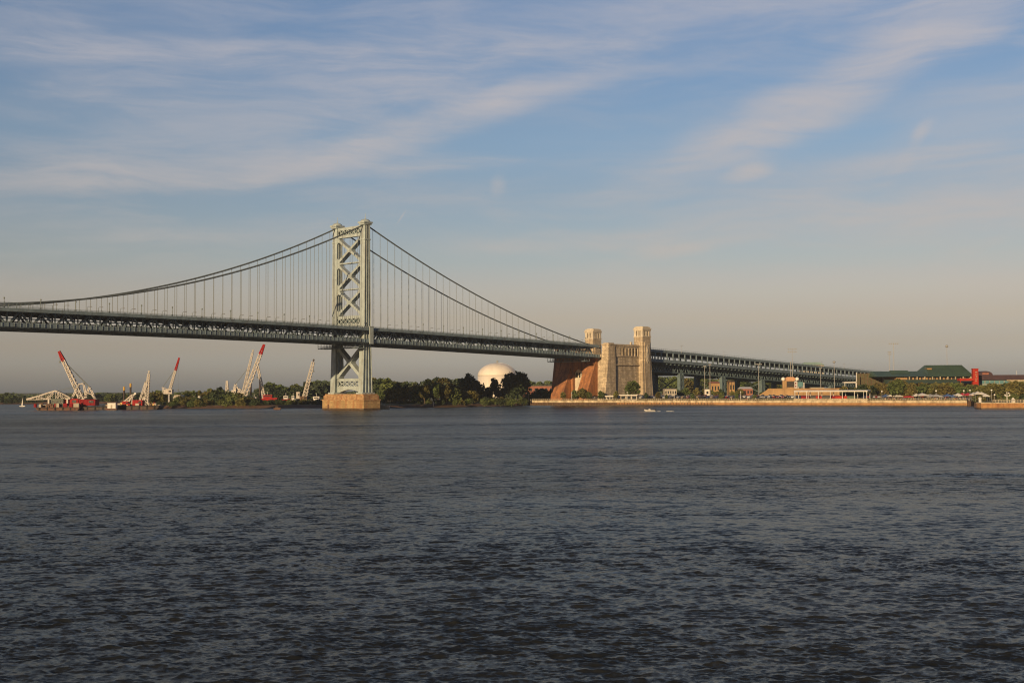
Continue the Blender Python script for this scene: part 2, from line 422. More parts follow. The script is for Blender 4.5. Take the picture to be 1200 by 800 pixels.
    # the riverbed sheet carries the water out past the modelled waves
    s = MB(); s.add([(-9000, -3000, -.9), (9000, -3000, -.9), (9000, 9000, -.9), (-9000, 9000, -.9)], [(0, 1, 2, 3)])
    tag(s.build('riverbed', mat('silt', (.02, .024, .027), .4)), kind='structure')
river()

# ------------------------------------------------------------------ land
SA, SB = Vector((13, 932, 0)), Vector((285, 776.4, 0))         # line of the sea wall
sw_d = (SB - SA).normalized(); sw_n = Vector((-sw_d.y, sw_d.x, 0))   # along the wall, and inland
def shoreY(px):
    k = (px - 600) / F
    t = (k * SA.y - SA.x) / ((SB.x - SA.x) - k * (SB.y - SA.y))
    return SA.y + t * (SB.y - SA.y)
LZ = 3.4
PZ0, PZ1 = 4.8, 6.6                                            # car park, front and back edge
M['lawn'] = mat('rough_grass', (.085, .085, .03), .95, .35, .06)
M['bank'] = mat('muddy_bank', (.11, .062, .038), .95, .35, .25)
M['paving'] = mat('promenade_paving', (.38, .33, .26), .9, .15, .3)
M['asphalt'] = mat('car_park_asphalt', (.06, .06, .06), .9, .2, .2)
west = [(gx(-260, 1260), 1260), (gx(-60, 1235), 1235), (gx(60, 1225), 1225), (gx(128, 1200), 1200), (gx(172, 1130), 1130), (gx(176, 960), 960), (gx(181, 852), 852),
        (gx(230, 846), 846), (gx(290, 842), 842), (gx(340, 838), 838), (gx(390, 826), 826), (gx(440, 812), 812), (gx(480, 818), 818), (gx(520, 836), 836), (gx(560, 866), 866), (gx(600, 895), 895), (gx(618, 929), 929)]
def land():
    s = MB()
    shore = [Vector((x, y, -.6)) for x, y in west]
    n = len(shore); top = []
    for i, p in enumerate(shore):
        d = (shore[min(i + 1, n - 1)] - shore[max(i - 1, 0)]).normalized(); nrm = Vector((-d.y, d.x, 0))
        top.append(p + nrm * 9 + Vector((0, 0, 2.6)))
    top[-1] = SA + Vector((0, 3, LZ - .02))
    s.add([(p.x, p.y, p.z) for p in shore + top], [(i, i + 1, n + i + 1, n + i) for i in range(n - 1)])
    # one sheet from the bank and the wall to the horizon
    edge = [(p.x, p.y, p.z) for p in top] + [(SB.x, SB.y + 2, LZ - .02), (SB.x + 9, SB.y + 22, LZ - .02), (300, 797, LZ - .02), (256, 682, LZ - .02), (640, 560, LZ - .02), (3000, 300, LZ - .02)]
    far = [(9000 * sin(radians(a)), 9000 * cos(radians(a)), LZ) for a in (84, 60, 40, 20, 0, -20, -40, -60, -80)] + [(-3000, 1500, 2)]
    s.cur = 1
    s.add(edge + far, [tuple(range(len(edge) + len(far)))])
    o = s.build('ground', [M['bank'], M['lawn']])
    tag(o, kind='structure')
    # promenade and car park laid on the ground
    p = MB(); z = LZ + .01
    a, b = SA + sw_n * .5, SB + sw_n * .5
    p.add([(a.x, a.y, z), (b.x, b.y, z), (b.x + sw_n.x * 9, b.y + sw_n.y * 9, z), (a.x + sw_n.x * 9, a.y + sw_n.y * 9, z)], [(0, 1, 2, 3)])
    tag(p.build('promenade', M['paving']), kind='structure')
    # the car park rises gently inland behind a grass slope
    a, b = SA + sw_d * 58, SB - sw_d * 4
    def strip(name, d0, z0, d1, z1, m):
        p = MB(); p.add([(a.x + sw_n.x * d0, a.y + sw_n.y * d0, z0), (b.x + sw_n.x * d0, b.y + sw_n.y * d0, z0), (b.x + sw_n.x * d1, b.y + sw_n.y * d1, z1), (a.x + sw_n.x * d1, a.y + sw_n.y * d1, z1)], [(0, 1, 2, 3)])
        tag(p.build(name, m), kind='structure')
    strip('grass_slope', 7, LZ + .02, 11, PZ0, M['lawn']); strip('car_park', 11, PZ0, 58, PZ1, M['asphalt'])
land()

# ------------------------------------------------------------------ the suspension bridge
D2, P2, T2 = Vector((.6765, .7364, 0)), Vector((-.7364, .6765, 0)), Vector((-100.44, 772.13, 0))
BR = atan2(.7364, .6765)
def L(u, v, z=0.0): return T2 + D2 * u + P2 * v + Vector((0, 0, z))
PU = [-540, -400, -267, -130, 0, 110, 218, 300, 350, 455, 610, 760]
PZ = [49.5, 51.3, 51.9, 51.4, 49.8, 47.2, 44.3, 41.8, 40.1, 35.9, 29.6, 23.5]
UU = np.linspace(-540, 760, 1301); ZZ = np.interp(UU, PU, PZ); ZZ = np.convolve(np.pad(ZZ, 40, 'edge'), np.ones(81) / 81, 'valid')
def zt(u): return float(np.interp(u, UU, ZZ))
def sweep(s, u0, u1, v0, v1, d0, d1, step=12.2):
    n = max(1, round((u1 - u0) / step)); vs, fs = [], []
    for i in range(n + 1):
        u = u0 + (u1 - u0) * i / n; z = zt(u)
        vs += [(u, v0, z + d0), (u, v1, z + d0), (u, v1, z + d1), (u, v0, z + d1)]
    for i in range(n):
        for k in range(4):
            k2 = (k + 1) % 4; fs.append((i * 4 + k, i * 4 + k2, i * 4 + 4 + k2, i * 4 + 4 + k))
    fs += [(3, 2, 1, 0), tuple(n * 4 + k for k in range(4))]
    s.add(vs, fs)
PAN = 6.1
def railing(s, u0, u1, v, step=PAN / 2, h=1.25, r=.09):
    sweep(s, u0, u1, v - .06, v + .06, h - .12, h); sweep(s, u0, u1, v - .04, v + .04, h * .5 - .05, h * .5 + .05)
    n = int((u1 - u0) / step)
    for i in range(n + 1):
        u = u0 + (u1 - u0) * i / n; s.box(u - r, u + r, v - r, v + r, zt(u), zt(u) + h - .12)
def truss(s, u0, u1, v, dtop, dbot, pan, w=.5, chord=.9, diag=.85):
    sweep(s, u0, u1, v - chord / 2, v + chord / 2, dtop - .9, dtop); sweep(s, u0, u1, v - chord / 2, v + chord / 2, dbot, dbot + .9)
    n = round((u1 - u0) / pan); p = (u1 - u0) / n
    for i in range(n):
        a, b = u0 + i * p, u0 + (i + 1) * p
        s.box(a - w / 2, a + w / 2, v - .3, v + .3, zt(a) + dbot + .9, zt(a) + dtop - .9)
        (x, y) = ((a, zt(a) + dbot + .5), (b, zt(b) + dtop - .5)) if i % 2 else ((a, zt(a) + dtop - .5), (b, zt(b) + dbot + .5))
        s.bar((x[0], v, x[1]), (y[0], v, y[1]), diag, diag, (0, 1, 0))

bridge = empty('suspension_bridge', T2, BR)
tag(bridge, 'grey-green steel suspension bridge with a tall sunlit X-braced tower standing in the river', 'bridge')
U0, U1 = -427.0, 224.0
for sg in (-1, 1):
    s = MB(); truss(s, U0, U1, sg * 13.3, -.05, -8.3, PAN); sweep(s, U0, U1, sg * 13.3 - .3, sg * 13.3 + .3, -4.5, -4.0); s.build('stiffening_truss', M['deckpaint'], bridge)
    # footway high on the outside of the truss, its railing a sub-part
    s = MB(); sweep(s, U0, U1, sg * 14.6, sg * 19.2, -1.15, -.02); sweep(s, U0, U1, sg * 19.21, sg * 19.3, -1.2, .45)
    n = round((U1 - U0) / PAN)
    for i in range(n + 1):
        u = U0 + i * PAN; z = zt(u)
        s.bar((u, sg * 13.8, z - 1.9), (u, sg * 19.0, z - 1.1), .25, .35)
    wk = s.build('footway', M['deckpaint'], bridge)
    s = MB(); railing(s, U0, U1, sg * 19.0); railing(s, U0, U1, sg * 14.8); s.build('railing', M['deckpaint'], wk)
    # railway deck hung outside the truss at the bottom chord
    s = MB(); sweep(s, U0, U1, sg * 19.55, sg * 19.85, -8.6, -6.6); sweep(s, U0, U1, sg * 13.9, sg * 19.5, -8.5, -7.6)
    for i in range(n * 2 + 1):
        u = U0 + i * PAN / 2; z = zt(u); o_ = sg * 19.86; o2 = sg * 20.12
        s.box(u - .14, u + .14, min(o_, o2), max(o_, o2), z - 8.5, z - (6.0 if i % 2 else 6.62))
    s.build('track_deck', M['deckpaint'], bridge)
    # main cable
    def cz(u):
        if u <= 0: return 53.2 + (114.6 - 53.2) * ((u + 267) / 267) ** 2
        t = u / 216; return 114.6 + (45.6 - 114.6) * t - 7.3 * 4 * t * (1 - t)
    pts = [(u, sg * 13.5, cz(u)) for u in np.linspace(-440, 0, 90)] + [(u, sg * 13.5, cz(u)) for u in np.linspace(4, 232, 50)]
    s = MB(); s.tube(pts, .46, 8); s.build('main_cable', M['cable'], bridge, True)
s = MB(); sweep(s, U0, U1, -12.7, 12.7, -1.3, -.9); sweep(s, U0, U1, -12.6, -12.2, -.89, -.2); sweep(s, U0, U1, 12.2, 12.6, -.89, -.2)
s.build('roadway', M['road'], bridge)
s = MB()
for i in range(round((U1 - U0) / PAN) + 1):
    u = U0 + i * PAN; z = zt(u); s.box(u - .3, u + .3, -19.2, 19.2, z - 8.9, z - 8.62); s.box(u - .2, u + .2, -12.6, 12.6, z - 1.7, z - 1.32)
for v in (-17.5, -15.5, -9, -4.5, 0, 4.5, 9, 15.5, 17.5): sweep(s, U0, U1, v - .2, v + .2, -8.58, -8.02)
sweep(s, U0, U1, -12.6, 12.6, -8.0, -7.8); sweep(s, U0, U1, -19.4, -19.1, -9.0, -8.61); sweep(s, U0, U1, 19.1, 19.4, -9.0, -8.61)
s.build('floor_framing', M['deckpaint'], bridge)
# hanger ropes: the hundred that show largest are parts, the rest one mass
hang = [(u, v) for v in (-13.5, 13.5) for u in [U0 + PAN * i for i in range(int((212 - U0) / PAN))] if abs(u) > 5 and cz(u) - zt(u) > 1.2]
hang.sort(key=lambda q: L(*q).length if L(*q).x / L(*q).y > -.43 else 9e9)
rest = MB()
for i, (u, v) in enumerate(hang):
    s = MB() if i < 100 else rest
    for dv in (-.16, .16): s.tube([(u, v + dv, zt(u) - .8), (u, v + dv, cz(u))], .075, 4)
    if i < 100: s.build('hanger_rope', M['cable'], bridge)
tag(rest.build('hanger_ropes', M['cable'], bridge), kind='stuff')

# tower
tower = empty('tower'); tower.parent = bridge
def lu(z): return float(np.interp(z, [9, 38, 52, 113], [8.2, 6.0, 5.2, 3.9]))
for sg in (-1, 1):
    s = MB(); zs = [9.5, 20, 38, 52, 72, 92, 114]
    for a, b in zip(zs, zs[1:]):
        A, B = lu(a) / 2, lu(b) / 2; c = sg * 13.5
        s.taper((-A, A, c - 1.55, c + 1.55), a, (-B, B, c - 1.55, c + 1.55), b)
        for q in (-.93, -.31, .31, .93):
            s.taper((A * q - .16, A * q + .16, c - 2.2, c + 2.2), a, (B * q - .16, B * q + .16, c - 2.2, c + 2.2), b)
    c = sg * 13.5
    for z0, z1, e in ((8.9, 10.6, .9), (49.6, 51.2, .55), (104.6, 105.4, .35)):
        A = lu(z0) / 2 + e; s.box(-A, A, c - 2.1 - e, c + 2.1 + e, z0, z1)
    s.build('leg', M['paint'], tower)
    s = MB(); s.box(-3.0, 3.0, c - 2.6, c + 2.6, 114.0, 115.0); s.box(-3.5, 3.5, c - 3.1, c + 3.1, 115.0, 116.0)
    s.lathe([(3.2, 0), (3.0, .6), (2.2, 1.3), (1.0, 1.7), (.35, 1.9), (.16, 3.2), (.1, 5.4)], (0, c, 116.0), 14)
    s.build('saddle_cap', M['paint'], tower)
V0 = 11.95
def xpanel(s, z0, z1, w=1.55, dp=3.4):
    for a, b in ((z0, z1), (z1, z0)):
        dv, dz = 2 * V0, b - a; ln = sqrt(dv * dv + dz * dz); nv, nz = -dz / ln * w / 2, dv / ln * w / 2
        s.prism([(-V0 + nv, a + nz), (-V0 - nv, a - nz), (V0 - nv, b - nz), (V0 + nv, b + nz)], -dp / 2, dp / 2, ((0, 1, 0), (0, 0, 1), (1, 0, 0)))
    zc = (z0 + z1) / 2
    s.prism([(-2.5, zc), (-.9, zc - 1.25), (.9, zc - 1.25), (2.5, zc), (.9, zc + 1.25), (-.9, zc + 1.25)], -dp / 2 - .08, dp / 2 + .08, ((0, 1, 0), (0, 0, 1), (1, 0, 0)))
    for sv in (-1, 1):
        for z, k in ((z0, 1), (z1, -1)):
            s.prism([(sv * V0, z - .4 * k), (sv * (V0 - 2.6), z + .1 * k), (sv * (V0 - 3.0), z + 1.6 * k), (sv * V0, z + 3.6 * k)][::1], -dp / 2 - .06, dp / 2 + .06, ((0, 1, 0), (0, 0, 1), (1, 0, 0)))
for z0, z1 in ((91.6, 107.2), (75.1, 91.0), (58.6, 74.5)):
    s = MB(); xpanel(s, z0, z1); s.build('cross_brace', M['paint'], tower)
s = MB(); xpanel(s, 19.5, 39.0, 2.0, 3.8); s.build('cross_brace', M['paint'], tower)
for z in (91.3, 74.8):
    s = MB(); s.box(-1.5, 1.5, -V0, V0, z - .35, z + .35); s.build('strut', M['paint'], tower)
def portal(z0, z1, n, dp=2.7):
    s = MB(); t = (z1 - z0) * .26
    s.box(-dp / 2, dp / 2, -V0, V0, z0, z0 + t); s.box(-dp / 2, dp / 2, -V0, V0, z1 - t, z1)
    hh = (z1 - z0 - 2 * t) / 2; zc = (z0 + z1) / 2; pit = 2 * V0 / n
    for i in range(n):
        vc = -V0 + pit * (i + .5); R, r = hh * 1.02, hh * .74
        for fu in ((-dp / 2 + .02, -dp / 2 + .42), (dp / 2 - .42, dp / 2 - .02)):
            m_ = 16
            for k in range(m_):
                a, b = 2 * pi * k / m_, 2 * pi * (k + 1) / m_
                s.prism([(vc + r * cos(a), zc + r * sin(a)), (vc + R * cos(a), zc + R * sin(a)), (vc + R * cos(b), zc + R * sin(b)), (vc + r * cos(b), zc + r * sin(b))], fu[0], fu[1], ((0, 1, 0), (0, 0, 1), (1, 0, 0)))
            s.prism([(vc - pit / 2, zc - .35), (vc - R, zc - .35), (vc - R, zc + .35), (vc - pit / 2, zc + .35)], fu[0], fu[1], ((0, 1, 0), (0, 0, 1), (1, 0, 0)))
            s.prism([(vc + R, zc - .35), (vc + pit / 2, zc - .35), (vc + pit / 2, zc + .35), (vc + R, zc + .35)], fu[0], fu[1], ((0, 1, 0), (0, 0, 1), (1, 0, 0)))
    return s
for (z0, z1, n) in ((107.5, 114.0, 6), (51.6, 58.3, 6)):
    pb = portal(z0, z1, n).build('portal_beam', M['paint'], tower)
    MB().box(.5, .8, -V0, V0, z0 + (z1 - z0) * .26, z1 - (z1 - z0) * .26).build('hole_shade_plate', M['darksteel'], pb)  # dark plate stands in for the shade inside the beam's holes
s = portal(12.8, 19.2, 5)
arch = [(-V0, 12.78), (-V0, 9.8)] + [(-V0 + 2 * V0 * k / 12, 9.8 + 2.2 * sin(pi * k / 12)) for k in range(13)] + [(V0, 12.78)]
for k in range(12):
    a, b = -V0 + 2 * V0 * k / 12, -V0 + 2 * V0 * (k + 1) / 12
    s.prism([(a, 9.9 + 2.4 * sin(pi * k / 12)), (b, 9.9 + 2.4 * sin(pi * (k + 1) / 12)), (b, 12.79), (a, 12.79)], -1.2, 1.2, ((0, 1, 0), (0, 0, 1), (1, 0, 0)))
s.build('portal_beam', M['paint'], tower)
# masonry pier in the river, its upper course a sub-part
def octo(a, b, c): return [(-a + c, -b), (a - c, -b), (a, -b + c), (a, b - c), (a - c, b), (-a + c, b), (-a, b - c), (-a, -b + c)]
s = MB(); s.prism(octo(8.6, 19.6, 2.0), -2, 5.6)
pier = s.build('pier', M['pier'], bridge)
s = MB(); s.prism(octo(9.0, 20.0, 2.1), 5.6, 6.3); s.prism(octo(8.0, 19.0, 1.8), 6.3, 8.6); s.prism(octo(7.4, 18.3, 1.7), 8.6, 9.6)
s.build('upper_course', M['pierband'], pier)
s = MB(); s.box(-8.75, -8.62, 11.5, 12.3, .2, 3.2); s.build('ladder', M['hull'], pier)
s = MB(); s.prism(octo(8.68, 19.68, 2.02), -2, .9); s.build('tide_band', mat('wet_masonry', (.10, .065, .035), .6, .35, .6), pier)
def platform(u0, u1):
    s = MB(); z = zt((u0 + u1) / 2) - 9.6
    s.box(u0, u1, -17, 19, z - 2.6, z - 2.2)
    for v in np.arange(-17, 19.1, 3):
        for u in (u0, u1): s.bar((u, v, z - 2.2), (u, v, z + .4), .22); 
        s.bar((u0, v, z - 2.2), (u1, v, z - .6), .2)
    for u in (u0, u1): s.bar((u, -17, z - 1.1), (u, 19, z - 1.1), .16)
    s.build('inspection_platform', M['deckpaint'], bridge)
platform(-11, -4.5); platform(209, 215)
s = MB(); s.box(-2.6, .2, -20.9, -20.2, 40.2, 50.6); s.box(-2.9, .5, -21.1, -20.15, 50.6, 51.0); s.build('access_shaft', M['paint'], bridge)
s = MB()
for i in range(60):
    u = -330 + i * 2.0
    if u > -206: break
    s.box(u - .06, u + .06, -18.86, -18.74, zt(u), zt(u) + 3.2)
for h in (1.5, 2.2, 2.6, 3.1): sweep(s, -330, -206, -18.83, -18.77, h, h + .1)
s.build('mesh_screen', M['deckpaint'], bridge)

# lamps on the footways
def make_lamp(tall):
    r = empty('bridge_lamp'); s = MB()
    if tall:
        s.tube([(0, 0, 0), (0, 0, 1.3)], .34, 8); s.tube([(0, 0, 1.3), (0, 0, 4.6)], [.2, .13], 6); s.build('post', M['lampgrey'], r)
        s = MB(); s.lathe([(.16, 0), (.36, .25), (.38, .7), (.12, 1.05)], (0, 0, 4.6), 8); s.build('lantern', M['lampgrey'], r)
    else:
        s.tube([(0, 0, 0), (0, 0, 2.6), (.5, 0, 3.05), (1.9, 0, 3.2)], [.15, .12, .1, .08], 6); s.build('post', M['lampgrey'], r)
        s = MB(); s.box(1.5, 2.6, -.22, .22, 3.02, 3.3); s.build('lantern', M['polegrey'], r)
    return r
lampA, lampB = make_lamp(True), make_lamp(False)
usedA = usedB = False
ring = np.arange(-340, 212, PAN)
for i, u in enumerate(ring):
    if abs(u) < 9: continue
    for v in (-18.4,):
        tall = i % 3 == 0
        if tall: o = copy_tree(lampA) if usedA else lampA; usedA = True
        else: o = copy_tree(lampB) if usedB else lampB; usedB = True
        o.location = L(u, v, zt(u)); o.rotation_euler.z = BR
        if tall: tag(o, 'tall dark lantern post on the near footway of the suspension bridge', 'lamp post', 'tall lantern posts along the bridge footway')
        else: tag(o, 'short lamp with a bent arm on the near footway of the suspension bridge', 'lamp post', 'short bent-arm lamps along the bridge footway')

# ------------------------------------------------------------------ stone anchorage
anc = empty('bridge_anchorage', T2, BR)
tag(anc, 'massive granite bridge anchorage with two square corner towers and rust-stained buttresses', 'anchorage')
uA, uB = 226.0, 276.5
gm, gp = M['granite'], M['granite_plain']
s = MB(); s.taper((uA + 1, uB - 1, -25.6, 25.6), LZ - 1, (uA + 2, uB - 1, -25, 25), 36.0); s.box(uA + 3, uB - 1.5, -21.5, 21.5, 36.0, 38.0)
s.build('core', gm, anc)
# upper south and north walls, with pilasters and tall slots
for sg in (-1, 1):
    s = MB()
    def wb(u0, u1, d0, d1, z0, z1):      # box measured outward from the wall's inner face
        a, b = sg * d0, sg * d1; s.box(u0, u1, min(a, b), max(a, b), z0, z1)
    w0, w1 = 234.0, 265.5
    wb(w0, w1, 21.6, 24.2, 36.0, 44.0)                       # back of the slots
    wb(w0, w1, 24.2, 25.7, 36.0, 36.9); wb(w0, w1, 24.2, 25.7, 42.6, 44.0)
    wb(w0 - .3, w1, 24.0, 26.2, 44.0, 45.0); wb(w0, w1, 21.9, 25.2, 45.0, 45.6)   # cornice
    wb(w0, w1, 24.0, 26.1, 29.6, 30.4)                       # string course
    wb(w0, 241.5, 24.2, 25.7, 36.9, 42.6)
    for k in range(6): u = 243.4 + k * 3.9; wb(u, u + 1.5, 24.2, 25.75, 36.9, 42.6)
    s.build('parapet_wall', gm, anc)
    s = MB()
    for k in range(6):
        u = 241.5 + k * 3.9; a, b = sg * 24.21, sg * 24.35; s.box(u + .15, u + 1.75, min(a, b), max(a, b), 37.2, 42.3)
    s.build('slot_window', M['void'], anc)
# corner bastions towards the river, battered
for sg in (-1, 1):
    s = MB()
    o_, i_ = sg * 26.6, sg * 19.9
    a, b = min(o_, i_), max(o_, i_)
    k_ = 1.0 if sg < 0 else .9
    s.taper((uA - .6 - 5 * k_, 234.2, a - .2, b + .2), LZ - 1, (uA - .6, 234.0, a, b), 33.0)
    s.taper((uA - .6, 234.0, a, b), 33.0, (uA, 233.8, a + .3, b - .3), 44.6)
    s.box(uA - .4, 234.3, a - .1, b + .1, 44.6, 45.5); s.box(uA + .6, 233.3, a + .8, b - .8, 45.5, 46.3)
    if sg < 0: s.taper((uA - 6.0, uA + 4, a + 1.6, b - 1.6), LZ - 1, (uA - 1.0, uA + 4, a + 1.9, b - 1.9), 32.0)
    s.build('bastion', gm if sg < 0 else M['rustbrick'], anc)
# battered buttresses and the arched recess between them
for v0, v1 in ((-14.5, -5.0), (8.5, 19.0)):
    s = MB(); s.taper((uA - 14.5, uA + 2, v0 - .3, v1 + .3), LZ - 1, (uA - .2, uA + 2, v0, v1), 33.0); s.box(uA - .2, uA + 2, v0, v1, 33.0, 35.5)
    s.build('buttress', M['rustbrick'], anc)
s = MB(); Va, Vb = -5.0, 8.5; vc = (Va + Vb) / 2
ax = ((0, 1, 0), (0, 0, 1), (1, 0, 0))
R = 4.7; zc = 22.5
s.prism([(Va, LZ - 1), (vc - R, LZ - 1), (vc - R, zc), (Va, zc)], uA - 2.4, uA + 1.0, ax); s.prism([(vc + R, LZ - 1), (Vb, LZ - 1), (Vb, zc), (vc + R, zc)], uA - 2.4, uA + 1.0, ax)
for k in range(12):
    a, b = pi - pi * k / 12, pi - pi * (k + 1) / 12
    p, q = (vc + R * cos(a), zc + R * sin(a)), (vc + R * cos(b), zc + R * sin(b))
    s.prism([p, q, (q[0] if k < 11 else Vb, 34.0), (p[0] if k else Va, 34.0)], uA - 2.4, uA + 1.0, ax)
s.prism([(Va, zc), (vc - R, zc), (vc - R, zc + .01), (Va, 34)], uA - 2.38, uA + 1.0, ax)
s.prism([(vc + R, zc), (Vb, zc), (Vb, 34), (vc + R, zc + .01)], uA - 2.38, uA + 1.0, ax)
s.build('arch_wall', M['rustbrick'], anc)
s = MB(); s.box(uA + .2, uA + .98, vc - R - .2, vc + R + .2, LZ - 1, zc + R + .2); s.build('arch_infill', gp, anc)
for k in (-1, 0, 1):
    s = MB(); s.box(uA + .05, uA + .19, vc + k * 2.6 - .7, vc + k * 2.6 + .7, 20.5, 24.3); s.build('window', M['void'], anc)
# two corner towers
for sg in (-1, 1):
    tw = empty('corner_tower'); tw.parent = anc
    v0, v1 = (-28.6, -20.0) if sg < 0 else (20.0, 28.6)
    u_0, u_1 = 265.4, 276.2
    s = MB()
    s.taper((u_0 - .9, u_1 + 1.3, v0 - .9, v1 + .9), LZ - 1, (u_0, u_1, v0, v1), 30)
    s.taper((u_0, u_1, v0, v1), 30, (u_0 + .2, u_1 - .2, v0 + .2, v1 - .2), 51.6)
    um, vm = (u_0 + u_1) / 2, (v0 + v1) / 2
    for (a, b, c, d) in ((u_0 - .45, u_0 + 1, vm - 2.6, vm + 2.6), (um - 3.4, um + 3.4, v0 - .45, v0 + 1), (um - 3.4, um + 3.4, v1 - 1, v1 + .45)):
        s.taper((a - .8, b, c, d) if b - a < 2 and c == vm - 2.6 else (a, b, c - .8, d + .8), LZ - 1, (a, b, c, d), 30); s.box(a, b, c, d, 30, 47.5)
    s.build('shaft', gm, tw)
    s = MB(); s.box(u_0 - .1, u_1 + .1, v0 - .1, v1 + .1, 51.6, 52.4)
    # belfry stage: corner piers and mullions round a dark core
    for (a, b) in ((u_0 + .2, u_0 + 2.6), (u_1 - 2.6, u_1 - .2)):
        for (c, d) in ((v0 + .2, v0 + 2.2), (v1 - 2.2, v1 - .2)): s.box(a, b, c, d, 52.4, 56.4)
    for k in range(1, 3):
        uu = u_0 + 2.6 + (u_1 - u_0 - 5.2) * k / 3; vv = v0 + 2.2 + (v1 - v0 - 4.4) * k / 3
        for (c, d) in ((v0 + .3, v0 + 1.3), (v1 - 1.3, v1 - .3)): s.box(uu - .45, uu + .45, c, d, 52.4, 56.4)
        for (a, b) in ((u_0 + .3, u_0 + 1.3), (u_1 - 1.3, u_1 - .3)): s.box(a, b, vv - .4, vv + .4, 52.4, 56.4)
    s.box(u_0, u_1, v0, v1, 56.4, 57.4); s.box(u_0 - .3, u_1 + .3, v0 - .3, v1 + .3, 57.4, 58.2)
    c = .7; s.prism([(u_0 + c, v0), (u_1 - c, v0), (u_1, v0 + c), (u_1, v1 - c), (u_1 - c, v1), (u_0 + c, v1), (u_0, v1 - c), (u_0, v0 + c)], 58.2, 59.4)
    s.box(u_0 + 1.2, u_1 - 1.2, v0 + 1.2, v1 - 1.2, 59.4, 59.8)
    s.build('crown_stage', gp, tw)
    s = MB(); s.box(u_0 + 1.5, u_1 - 1.5, v0 + 1.5, v1 - 1.5, 52.4, 56.4); s.build('belfry_opening', M['void'], tw)
    # carved coat-of-arms relief on the outer face
    s = MB(); vo = v0 - .5 if sg < 0 else v1 + .5
    pl = [(-1.6, 33.5), (0, 31.6), (1.6, 33.5), (2.0, 37.5), (1.3, 39.2), (.9, 41.8), (1.6, 43.6), (.4, 45.6), (-.6, 45.0), (-1.2, 42.0), (-2.0, 39.5), (-2.2, 36.0)]
    s.prism([(um + p[0], p[1]) for p in pl], 0, .3, ((1, 0, 0), (0, 0, 1), (0, sg, 0)), (0, vo - sg * .05, 0))
    s.prism([(um + p[0] * .55, 38.3 + (p[1] - 38.3) * .6) for p in pl], .3, .5, ((1, 0, 0), (0, 0, 1), (0, sg, 0)), (0, vo - sg * .05, 0))
    s.build('carved_relief', gp, tw)
s = MB(); s.box(256, 257.4, -24.6, -23.4, 45.6, 47.6); s.build('roof_vent', gp, anc)

# ------------------------------------------------------------------ approach viaduct
via = empty('approach_viaduct', T2, BR)
tag(via, 'long dark steel approach viaduct descending inland on paired trestle towers behind the anchorage', 'viaduct')
VA, VB = 277.5, 755.0
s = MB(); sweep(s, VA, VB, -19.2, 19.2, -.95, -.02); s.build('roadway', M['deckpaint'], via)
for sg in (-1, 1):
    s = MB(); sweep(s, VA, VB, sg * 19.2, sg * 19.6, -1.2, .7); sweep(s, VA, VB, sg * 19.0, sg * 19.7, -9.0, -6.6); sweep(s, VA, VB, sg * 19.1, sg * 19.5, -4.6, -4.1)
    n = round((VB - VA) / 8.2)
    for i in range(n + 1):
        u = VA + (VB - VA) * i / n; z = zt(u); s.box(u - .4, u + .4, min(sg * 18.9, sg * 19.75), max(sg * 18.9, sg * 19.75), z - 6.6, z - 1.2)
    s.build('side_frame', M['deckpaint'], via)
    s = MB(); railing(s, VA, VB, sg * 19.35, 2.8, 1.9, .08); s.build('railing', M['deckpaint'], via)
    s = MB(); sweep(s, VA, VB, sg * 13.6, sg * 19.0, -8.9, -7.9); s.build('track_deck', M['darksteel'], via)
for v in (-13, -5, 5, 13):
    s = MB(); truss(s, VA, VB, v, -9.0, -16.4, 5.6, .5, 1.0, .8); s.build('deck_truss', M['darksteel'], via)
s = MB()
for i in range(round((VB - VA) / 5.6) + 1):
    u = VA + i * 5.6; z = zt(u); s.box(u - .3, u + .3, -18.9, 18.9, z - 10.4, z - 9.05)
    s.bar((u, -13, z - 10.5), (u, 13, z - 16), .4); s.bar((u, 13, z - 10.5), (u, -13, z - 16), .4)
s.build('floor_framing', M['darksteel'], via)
for u in (338, 400, 464, 528, 590, 652, 712):
    s = MB(); zb = zt(u) - 16.3
    for v in (-13, 13):
        for du in (-2.1, 2.1): s.taper((u + du - .9, u + du + .9, v - 1.6, v + 1.6), LZ - .5, (u + du - .7, u + du + .7, v - 1.3, v + 1.3), zb)
        k = max(2, int((zb - LZ) / 5))
        for j in range(k):
            a, b = LZ + (zb - LZ) * j / k, LZ + (zb - LZ) * (j + 1) / k
            for dv in (-1.2, 1.2): s.bar((u - 1.3, v + dv, a), (u + 1.3, v + dv, b), .35); s.bar((u + 1.3, v + dv, a), (u - 1.3, v + dv, b), .35)
        s.box(u - 3.6, u + 3.6, v - 2.6, v + 2.6, LZ - .5, LZ + 2.4)
    s.bar((u, -13, zb - 1), (u, 13, zb - 1), 1.2, 1.6); s.bar((u, -13, LZ + 4), (u, 13, zb - 2), .6); s.bar((u, 13, LZ + 4), (u, -13, zb - 2), .6)
    s.build('trestle_tower', M['darksteel'], via)
viaduct_masts = [(330, 6.5), (392, 5.5), (560, 5.5), (604, 6)]
for i, (u, h) in enumerate(viaduct_masts):
    s = MB(); s.tube([(0, 0, 0), (0, 0, h)], [.16, .1], 6); s.tube([(-2.2, 0, h - .6), (2.2, 0, h - .6)], .07, 5)
    o = s.build('signal_mast', M['polegrey']); o.location = L(u, -19.9, zt(u) - .3); o.rotation_euler.z = BR
    tag(o, 'thin cross-armed mast on the parapet of the approach viaduct', 'mast', 'thin masts along the viaduct parapet')

